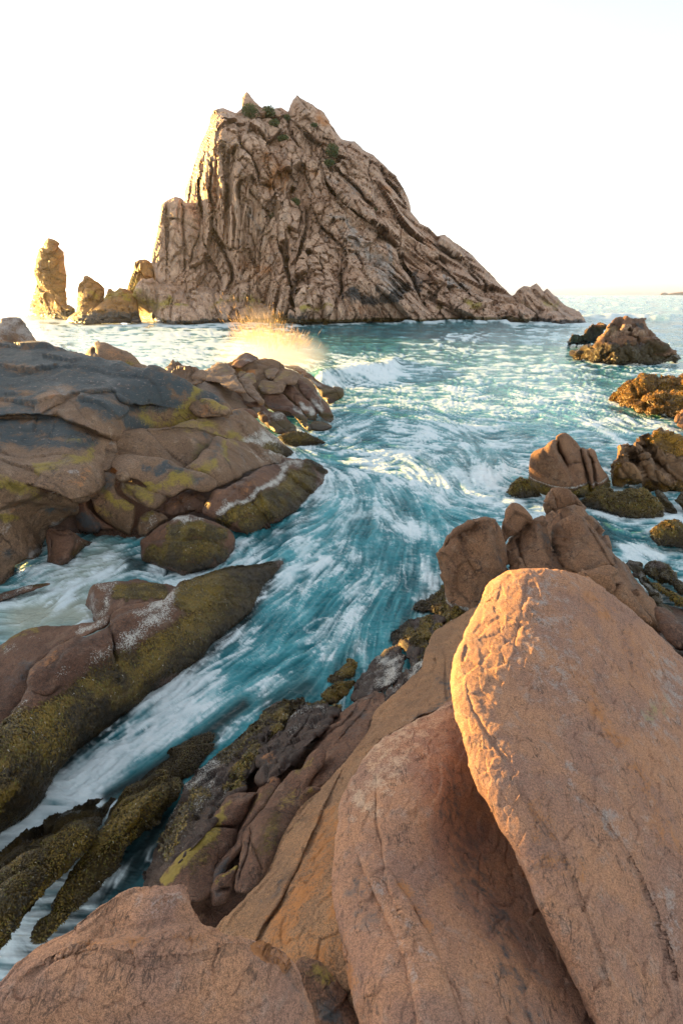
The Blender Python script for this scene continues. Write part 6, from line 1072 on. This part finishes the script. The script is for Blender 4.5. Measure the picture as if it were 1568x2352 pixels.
# widen the nearest strips so the sea runs under every rock at the sides
P0 = np.stack([XX.ravel(), YY_.ravel(), np.zeros(XX.size)], 1)
sx, sy = proj(P0)
nV = len(P0)
R2 = P0[:, 1]
def wnoise(x, y, oc, foot, pw=.9):
    """world-space noise; waves finer than the mesh can carry are left out"""
    tot = 0; wsum = 0
    for k, (f, a) in enumerate(oc):
        wgt = np.clip(1.6 - 1.0 * f * foot, 0, 1) * a * (np.minimum(f * foot, 1) + .03) ** pw
        tot = tot + wgt * vnoise2(np.stack([x * f + 7.1 * k, y * f * 1.0 + 3.3 * k], 1), 200 + k)
        wsum = wsum + wgt
    return tot / np.maximum(wsum, 1e-3), wsum
inview = (sx > -420) & (sx < 1990) & (sy < 2600) & (sy > 660)
foot = np.maximum(R2, 3) / F_PX * 3.0                      # metres per 3 px across
OC = [(.12, 1.0), (.35, 1.0), (.8, 1.0), (1.7, 1.0), (3.5, .9), (7.5, .8), (16, .6), (34, .4)]
def lic(step, n, seed_off, aniso=1.0, pw=.9):
    acc = np.zeros(nV); wt = 0
    for sgn in (1, -1):
        qx, qy = sx.copy(), sy.copy()
        for k in range(n):
            w = math.cos(k / n * math.pi / 2) ** 2
            Yq = np.clip(qy, 676.5, 2700)
            r = ray(qx, Yq)
            wz = (0 - CAM_H) / np.minimum(r[:, 2], -1e-4)
            X3 = r[:, 0] * wz; Y3 = np.minimum(r[:, 1] * wz, 20000)
            v, _ = wnoise(X3 * aniso + seed_off, Y3 + seed_off * 1.7, OC, foot, pw)
            acc += v * w; wt += w
            f = grid_lookup(FG, qx, Yq)
            st = sgn * step * np.interp(Yq, [680, 900, 1050, 1300, 1500, 1800], [.3, .55, .55, .7, 1.1, 1.4])
            qx = qx + f[:, 0] * st; qy = np.maximum(qy + f[:, 1] * st * np.clip((Yq - 676) / 250.0, .04, 1), 676.5)
    return acc / wt
L1 = lic(5.0, 13, 0.0)
L2 = lic(3.6, 9, 31.7)
L3 = lic(6.0, 10, 71.3, 1.0, .15)
def norm01(v, m):
    a, b = np.percentile(v[m], [2, 98]); return np.clip((v - a) / (b - a), 0, 1)
# local contrast stretch by distance band
def bandnorm(v):
    out = np.zeros_like(v)
    lr = np.log(np.clip(R2, 2, 3000)); e = np.linspace(lr.min(), lr.max(), 14)
    mu = np.array([v[np.abs(lr - x) < .5].mean() for x in e]); sd = np.array([v[np.abs(lr - x) < .5].std() + 1e-4 for x in e])
    return (v - np.interp(lr, e, mu)) / np.interp(lr, e, sd)
L1 = bandnorm(L1); L2 = bandnorm(L2); L3 = bandnorm(L3)
def brush(lst, base=0.0):
    out = np.full(nV, base); wsum = np.zeros(nV)
    for pts, r, st in lst:
        P = pts if len(pts) > 1 else pts * 2
        d, _ = seg_dist(sx, sy, P)
        w = np.exp(-(d / r) ** 2)
        out = out * (1 - w) + st * w
    return out
foam_glare_lv = brush([([(0, 790), (250, 790), (520, 780)], 60, .95), ([(300, 840), (480, 800)], 40, 1.0), ([(740, 765), (900, 760), (1150, 755)], 28, .12), ([(620, 800), (760, 790), (900, 800)], 22, .15), ([(780, 850), (850, 860), (900, 850)], 22, 1.25), ([(740, 880), (820, 885)], 16, .9),  # the far-left strokes paint sun glare on the water as well as foam
                 ([(1000, 780), (1110, 775)], 10, .75), ([(950, 890), (1200, 870), (1350, 900)], 35, .5), ([(900, 930), (1150, 940), (1300, 960)], 45, .52), ([(1350, 965), (1450, 975), (1540, 990)], 18, .95), ([(1380, 1000), (1300, 1010)], 20, .7),
                 ([(1250, 1000), (1100, 1020)], 20, .45), ([(800, 1000), (860, 1050), (800, 1100)], 45, .6), ([(870, 1060), (960, 1030)], 12, .75), ([(1100, 1090), (1130, 1100)], 20, .8), ([(1010, 1150), (1100, 1160), (1190, 1165)], 20, .85), ([(880, 1130), (940, 1180), (990, 1230)], 25, .75), ([(1080, 1040), (1180, 1040)], 22, .25), ([(1000, 1080), (1050, 1110)], 15, .3),
                 ([(820, 1200), (880, 1290)], 50, .22), ([(700, 1180), (780, 1150)], 40, .4), ([(620, 1260), (680, 1240)], 20, .6), ([(700, 1340), (760, 1300)], 30, .5), ([(960, 1250), (1000, 1330)], 24, .5), ([(900, 1400), (950, 1350)], 25, .35),
                 ([(640, 1420), (560, 1490), (480, 1560), (400, 1620)], 34, .6), ([(800, 1400), (720, 1470), (640, 1530)], 30, .5), ([(830, 1500), (840, 1560)], 22, .9), ([(760, 1480), (700, 1540)], 22, .5), ([(700, 1420), (760, 1380)], 16, .2), ([(640, 1600), (740, 1560)], 26, .12),
                 ([(380, 1650), (280, 1720), (170, 1790), (90, 1850), (-20, 1925)], 34, 1.0), ([(450, 1590), (380, 1650)], 22, .7), ([(560, 1610), (470, 1680), (380, 1740), (250, 1830)], 22, .02), ([(250, 1990), (210, 2060)], 22, .8), ([(370, 1900), (280, 1960)], 36, .08), ([(330, 2000)], 10, .7), ([(190, 1970), (140, 2040), (0, 2190)], 9, .9),
                 ([(210, 1310), (150, 1360), (100, 1390)], 16, .85), ([(260, 1270), (200, 1320)], 18, .6), ([(60, 1420), (150, 1420)], 30, .25), ([(300, 1290), (330, 1300)], 14, .1), ([(360, 1315), (420, 1320), (470, 1312)], 7, .75), ([(570, 1290), (640, 1250)], 14, .75),
                 ([(1350, 1170), (1450, 1190), (1560, 1180)], 14, .7), ([(1440, 1260), (1500, 1280)], 16, .75), ([(1380, 1220), (1420, 1270)], 14, .12), ([(1250, 1170), (1330, 1160)], 10, .35), ([(1560, 1380), (1500, 1330)], 20, .15)], .42)
# a broken fringe of foam where the open water meets rock, dark wash along the near banks
CT = np.concatenate(CONTACT); CT = CT[(CT[:, 0] > -100) & (CT[:, 0] < 1700) & (CT[:, 1] > 680) & (CT[:, 1] < 2400)]
FR = np.zeros((440, 460))
np.maximum.at(FR, (np.clip((CT[:, 1] - 640) / 4, 0, 439).astype(int), np.clip((CT[:, 0] + 100) / 4, 0, 459).astype(int)), 1.0)
for _ in range(3):
    FR = np.maximum(FR, (np.roll(FR, 1, 0) + np.roll(FR, -1, 0) + np.roll(FR, 1, 1) + np.roll(FR, -1, 1) + 2 * FR) / 6.0)
fr = FR[np.clip((sy - 640) / 4, 0, 439).astype(int), np.clip((sx + 100) / 4, 0, 459).astype(int)] * inview
foam_glare_lv = foam_glare_lv + fr * .40 * (1 - sstep(1050, 1250, sy))
# breaking white water round the feet of the far rocks
foam_glare_lv = np.maximum(foam_glare_lv, brush([([(60, 737), (200, 742), (300, 742), (400, 748)], 5, 1.2), ([(440, 735), (470, 735), (520, 742)], 5, 1.1), ([(700, 747), (800, 744), (930, 741)], 3.5, 1.1), ([(925, 742), (1000, 740), (1100, 740), (1180, 742), (1300, 747)], 6, .85), ([(1335, 735), (1450, 731), (1500, 737)], 6, 1.2), ([(1310, 800), (1340, 830), (1450, 845), (1560, 832)], 4, .8), ([(1400, 925), (1480, 958), (1560, 985)], 8, .9), ([(1170, 1150), (1300, 1150)], 6, .7)], 0))
sh = brush([([(50, 1420), (150, 1400), (240, 1420)], 60, 1.0), ([(150, 1330), (240, 1290)], 50, .8)], 0)              # pale sandy bottom of the pool
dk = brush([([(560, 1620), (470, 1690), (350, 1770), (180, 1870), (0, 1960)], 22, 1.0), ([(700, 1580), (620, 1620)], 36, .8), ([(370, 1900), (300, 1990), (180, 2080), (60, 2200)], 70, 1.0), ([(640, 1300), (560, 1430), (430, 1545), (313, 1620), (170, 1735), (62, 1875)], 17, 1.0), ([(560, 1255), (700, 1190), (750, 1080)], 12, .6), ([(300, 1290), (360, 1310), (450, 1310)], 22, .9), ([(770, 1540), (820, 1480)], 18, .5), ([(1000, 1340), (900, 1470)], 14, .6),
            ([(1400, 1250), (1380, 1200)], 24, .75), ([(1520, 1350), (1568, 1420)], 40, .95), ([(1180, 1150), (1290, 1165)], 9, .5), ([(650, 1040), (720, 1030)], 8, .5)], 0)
teal_lv = brush([([(700, 765), (900, 765), (1150, 755)], 35, .15), ([(200, 790), (450, 800)], 90, 1.0), ([(900, 940), (1300, 930)], 90, .8), ([(1000, 1080), (1150, 1060)], 50, .35), ([(800, 1250), (900, 1300)], 80, .42), ([(1500, 720), (1300, 690)], 30, .6), ([(600, 1500), (300, 1720)], 80, .6)], .55)
thr = 1.35 - 2.9 * foam_glare_lv
clump = bandnorm(wnoise(P0[:, 0] + 55, P0[:, 1] + 12, OC, foot, .3)[0])
nearw = 1 - sstep(10, 26, R2)
fm = sstep(-1.3, 2.6, L1 * (.75 - .3 * nearw) + L2 * (.6 - .2 * nearw) + L3 * (.25 + .5 * nearw) + clump * .3 - thr)
# silky filaments drawn out along the current
fil = np.maximum(np.exp(-(L3 / .16) ** 2), .8 * np.exp(-((L1 - .5) / .14) ** 2))
fil = fil * sstep(-.9, .9, clump + 1.6 * (foam_glare_lv - .35)) * sstep(.05, .4, foam_glare_lv) * (1 - sstep(25, 60, R2))
fm = np.clip(.85 * fm + .42 * fil, 0, 1)
fm = fm * np.clip(foam_glare_lv * 3, 0, 1)
tone = np.clip(teal_lv + .22 * L1 + .12 * L2, 0, 1)  # pale streaks in this tone stand for sky glints on the waves
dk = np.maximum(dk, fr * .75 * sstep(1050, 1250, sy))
ch = np.zeros((nV, 4)); ch[:, 0] = fm; ch[:, 1] = tone; ch[:, 2] = sh; ch[:, 3] = dk
# swell and chop, in metres
chop_a = np.interp(R2, [2, 5, 10, 20, 60, 130, 400], [.010, .02, .024, .024, .038, .09, .2])
swell = fbm(np.c_[P0[:, 0] * .05, P0[:, 1] * .10, 0 * sx], 2, 300) * np.interp(R2, [8, 30, 100, 600, 2000], [0, .12, .3, .5, .2])
P0[:, 2] = np.clip(chop_a * (L1 * .5 + L2 * .45), -.35, .35) * np.where(R2 > 1500, .3, 1) + swell
# a breaker curling in beside the pile, and surge heaped at the island foot
bd, _ = seg_dist(sx, sy, [(740, 868), (830, 856), (900, 846)])
P0[:, 2] += .55 * np.exp(-(bd / 16) ** 2)
bd, _ = seg_dist(sx, sy, [(930, 741), (1000, 739), (1080, 739), (1160, 741)]); P0[:, 2] += .4 * np.exp(-(bd / 7) ** 2) * (.25 + 1.1 * sstep(.25, .75, vnoise2(np.stack([P0[:, 0] * .22, P0[:, 1] * .05], 1), 401)))
bd, _ = seg_dist(sx, sy, [(1335, 735), (1450, 730), (1540, 733)]); P0[:, 2] += .9 * np.exp(-(bd / 5) ** 2)
ny_, nx_ = XX.shape
idx = np.arange(nV).reshape(ny_, nx_)
qs = np.stack([idx[:-1, :-1], idx[1:, :-1], idx[1:, 1:], idx[:-1, 1:]], -1).reshape(-1, 4)

k = NT('sea water')
pos = k.n('NewGeometry').outputs['Position']
a = k.n('Attribute', attribute_name='ma'); s = k.n('SeparateColor', {0: a.outputs['Color']})
deep = k.mix(s.outputs[1], (.008, .105, .132), (.08, .36, .41))
deep = k.mix(k.math('MULTIPLY', s.outputs[2], .9), deep, (.42, .44, .36))
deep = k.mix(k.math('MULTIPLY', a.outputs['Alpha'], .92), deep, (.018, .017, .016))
fn = k.noise(pos, 9, 4, .6)
fo = k.ss(k.math('ADD', s.outputs[0], k.math('MULTIPLY', k.math('SUBTRACT', fn, .5), .25)), .02, .95)
colw = k.mix(fo, deep, (.70, .80, .83))
k.set(k.b.inputs['Base Color'], colw)
k.set(k.b.inputs['Roughness'], k.math('ADD', .10, k.math('MULTIPLY', fo, .45)))
k.b.inputs['IOR'].default_value = 1.2
w1 = k.noise(k.map(pos, (0, 0, 0), (.6, 1.2, 1)), 1.6, 4, .55, .6)
w2 = k.noise(k.map(pos, (0, 0, .2), (.7, 1.1, 1)), 7, 3, .5, .4)
bp = k.n('Bump', {'Strength': .6, 'Distance': .22}); k.set(bp.inputs['Height'], k.math('ADD', w1, k.math('MULTIPLY', w2, .25)))
k.set(k.b.inputs['Normal'], bp.outputs[0])
sea = link_mesh('sea', P0, qs, k.m, None, dict(ma=ch), origin=np.zeros(3))
tag(sea, 'teal sea with streaked white foam surging into a rocky channel', 'water', kind='structure')
# rocky sea bed under everything, reaching to the horizon
k = NT('sea bed'); pos = k.n('NewGeometry').outputs['Position']
k.set(k.b.inputs['Base Color'], k.mix(k.noise(pos, .8, 5), (.05, .035, .025), (.16, .13, .09)))
sb = link_mesh('sea_bed', [(-9000, -300, -3), (9000, -300, -3), (9000, 3100, -3), (-9000, 3100, -3)], np.array([[0, 1, 2, 3]]), k.m, None, origin=np.zeros(3))
tag(sb, 'dark rocky sea bed', 'sea bed', kind='structure')

# ================================================================== the splash
k = NT('spray'); a = k.n('Attribute', attribute_name='ma'); s = k.n('SeparateColor', {0: a.outputs['Color']})
k.set(k.b.inputs['Base Color'], k.mix(s.outputs[0], (.85, .62, .36), (.9, .88, .84)))  # warm sunlight is mixed into the colour of the spray
k.b.inputs['Roughness'].default_value = .6
k.b.inputs['Subsurface Weight'].default_value = 0
tr = k.n('BsdfTranslucent', {0: (.95, .72, .42, 1)}); mx = k.n('MixShader', {0: .6})
k.set(mx.inputs[1], k.b.outputs[0]); k.set(mx.inputs[2], tr.outputs[0]); k.set(k.out.inputs[0], mx.outputs[0])
M_SPRAY = k.m
def world_at(x, y, Y):
    return CAMP + ray(x, y) * np.asarray(w_Y(x, y, Y))[..., None]
rg = np.random.default_rng(5)
n = 1500
# droplets thrown up in a fan: each a thin tapering streak along its own flight path
t0 = rg.random(n); bx = 560 + 130 * t0 + rg.normal(0, 12, n); by = 800 + 8 * rg.normal(size=n)
ang = np.radians(-100 + 52 * (t0 - .3) + rg.normal(0, 9, n)); reach = np.abs(rg.normal(0, 1, n)) * 34 + 30
reach = reach * np.clip(1.15 - .7 * t0, .3, 2) * (.45 + 1.0 * vnoise2(np.stack([ang * 9, ang * 0 + 3], 1), 61))
s0 = rg.random(n) ** .7
px0 = bx + np.cos(ang) * reach * s0; py0 = by + np.sin(ang) * reach * s0 + 10 * s0 ** 2
ln = 9 + 20 * rg.random(n)
px1 = px0 + np.cos(ang) * ln; py1 = py0 + np.sin(ang) * ln * .9 + 1.5
Yd_ = 29 + 1.6 * rg.normal(size=n)
A0 = world_at(px0, py0, Yd_); A1 = world_at(px1, py1, Yd_ + .3 * rg.normal(size=n))
wd = (.003 + .006 * rg.random((n, 1)))
dr = A1 - A0; dr /= np.linalg.norm(dr, axis=1, keepdims=True)
u = np.cross(dr, np.array([0.2, 1, 0.1])); u /= np.linalg.norm(u, axis=1, keepdims=True); v = np.cross(dr, u)
Mid = A0 * .6 + A1 * .4
VV = np.concatenate([A0, Mid + u * wd, Mid - u * wd * .5 + v * wd * .87, Mid - u * wd * .5 - v * wd * .87, A1])
i = np.arange(n)
tri = np.concatenate([np.stack([i, i + n * a_, i + n * b_], 1) for a_, b_ in ((2, 1), (3, 2), (1, 3))] + [np.stack([i + 4 * n, i + n * a_, i + n * b_], 1) for a_, b_ in ((1, 2), (2, 3), (3, 1))])
cc = np.zeros((5 * n, 4)); cc[:, 0] = np.tile(rg.random(n) * np.clip((by - py0) / 60, 0, 1) * 0.6, 5)
sp = link_mesh('sea_spray', VV, tri, M_SPRAY, None, dict(ma=cc))
tag(sp, 'orange-lit fan of spray bursting up behind the jointed rock pile', 'spray', kind='stuff')
# the mist it leaves: a lumpy closed body of fine spray
def blob(name, cx_, cy_, Yc_, rx, ry, rz, seed, dens, col=(1, .97, .93), an=.5):
    bm_n = 40
    th, ph = np.meshgrid(np.linspace(0, np.pi, 24), np.linspace(0, 2 * np.pi, bm_n, endpoint=False), indexing='ij')
    c = world_at(np.array(cx_), np.array(cy_), np.array(Yc_))
    d = np.stack([np.sin(th) * np.cos(ph), np.sin(th) * np.sin(ph), np.cos(th)], -1).reshape(-1, 3)
    r = 1 + .22 * fbm(d * 1.6 + seed, 3, seed)
    V = c + d * r[:, None] * np.array([rx, ry, rz])
    id_ = np.arange(24 * bm_n).reshape(24, bm_n)
    q = np.stack([id_[:-1], np.roll(id_, -1, 1)[:-1], np.roll(id_, -1, 1)[1:], id_[1:]], -1).reshape(-1, 4)[:, ::-1]
    k = NT('mist'); k.t.nodes.remove(k.b)
    pv = k.n('VolumePrincipled'); pv.inputs['Color'].default_value = (*col, 1); pv.inputs['Anisotropy'].default_value = an
    tc = k.n('TexCoord').outputs['Object']
    # densest in the middle, thinning evenly to nothing at its skin
    sc = k.n('VectorMath', operation='DIVIDE'); k.set(sc.inputs[0], tc); sc.inputs[1].default_value = (rx, ry, rz)
    le = k.n('VectorMath', operation='LENGTH'); k.set(le.inputs[0], sc.outputs[0])
    fall = k.math('POWER', k.math('MAXIMUM', k.math('SUBTRACT', 1.0, le.outputs['Value']), 0.0), 1.3)
    nn = k.noise(tc, 1.1, 3, .6)
    k.set(pv.inputs['Density'], k.math('MULTIPLY', k.math('MULTIPLY', fall, dens), k.math('ADD', k.math('MULTIPLY', nn, 1.2), .2)))
    k.set(k.out.inputs['Volume'], pv.outputs[0])
    return link_mesh(name, V, q, k.m, None, origin=c)
for a_, lb in ((('sea_mist', 625, 815, 28.5, 3.4, 1.5, 1.35, 3, 2.0, (1, .98, .95), .2), 'white mist hanging over the jointed rock pile under the spray fan'),
               (('sea_mist', 600, 768, 29.5, 1.9, 1.1, 1.7, 4, .3, (1, .85, .6)), 'thin orange mist inside the spray fan')):  # this second mist carries the warm sunlight in its colour
    tag(blob(*a_), lb, 'mist', kind='stuff')

# ================================================================== sea haze, glowing towards the low sun
k = NT('haze'); k.t.nodes.remove(k.b)
pv = k.n('VolumePrincipled'); pv.inputs['Color'].default_value = (.95, .93, .90, 1)
pv.inputs['Density'].default_value = .00009; pv.inputs['Anisotropy'].default_value = .8
k.set(k.out.inputs['Volume'], pv.outputs[0])
HX, HY0, HY1, HZ0, HZ1 = 18000, -400, 3200, -4, 60
Vh = [(x, y, z_) for z_ in (HZ0, HZ1) for y in (HY0, HY1) for x in (-HX, HX)]
hz = link_mesh('haze', Vh, np.array([[0, 2, 3, 1], [4, 5, 7, 6], [0, 1, 5, 4], [2, 6, 7, 3], [0, 4, 6, 2], [1, 3, 7, 5]]), k.m, None, smooth=False, origin=np.zeros(3))
tag(hz, 'thin bright sea haze, glowing towards the low sun', 'haze', kind='stuff')
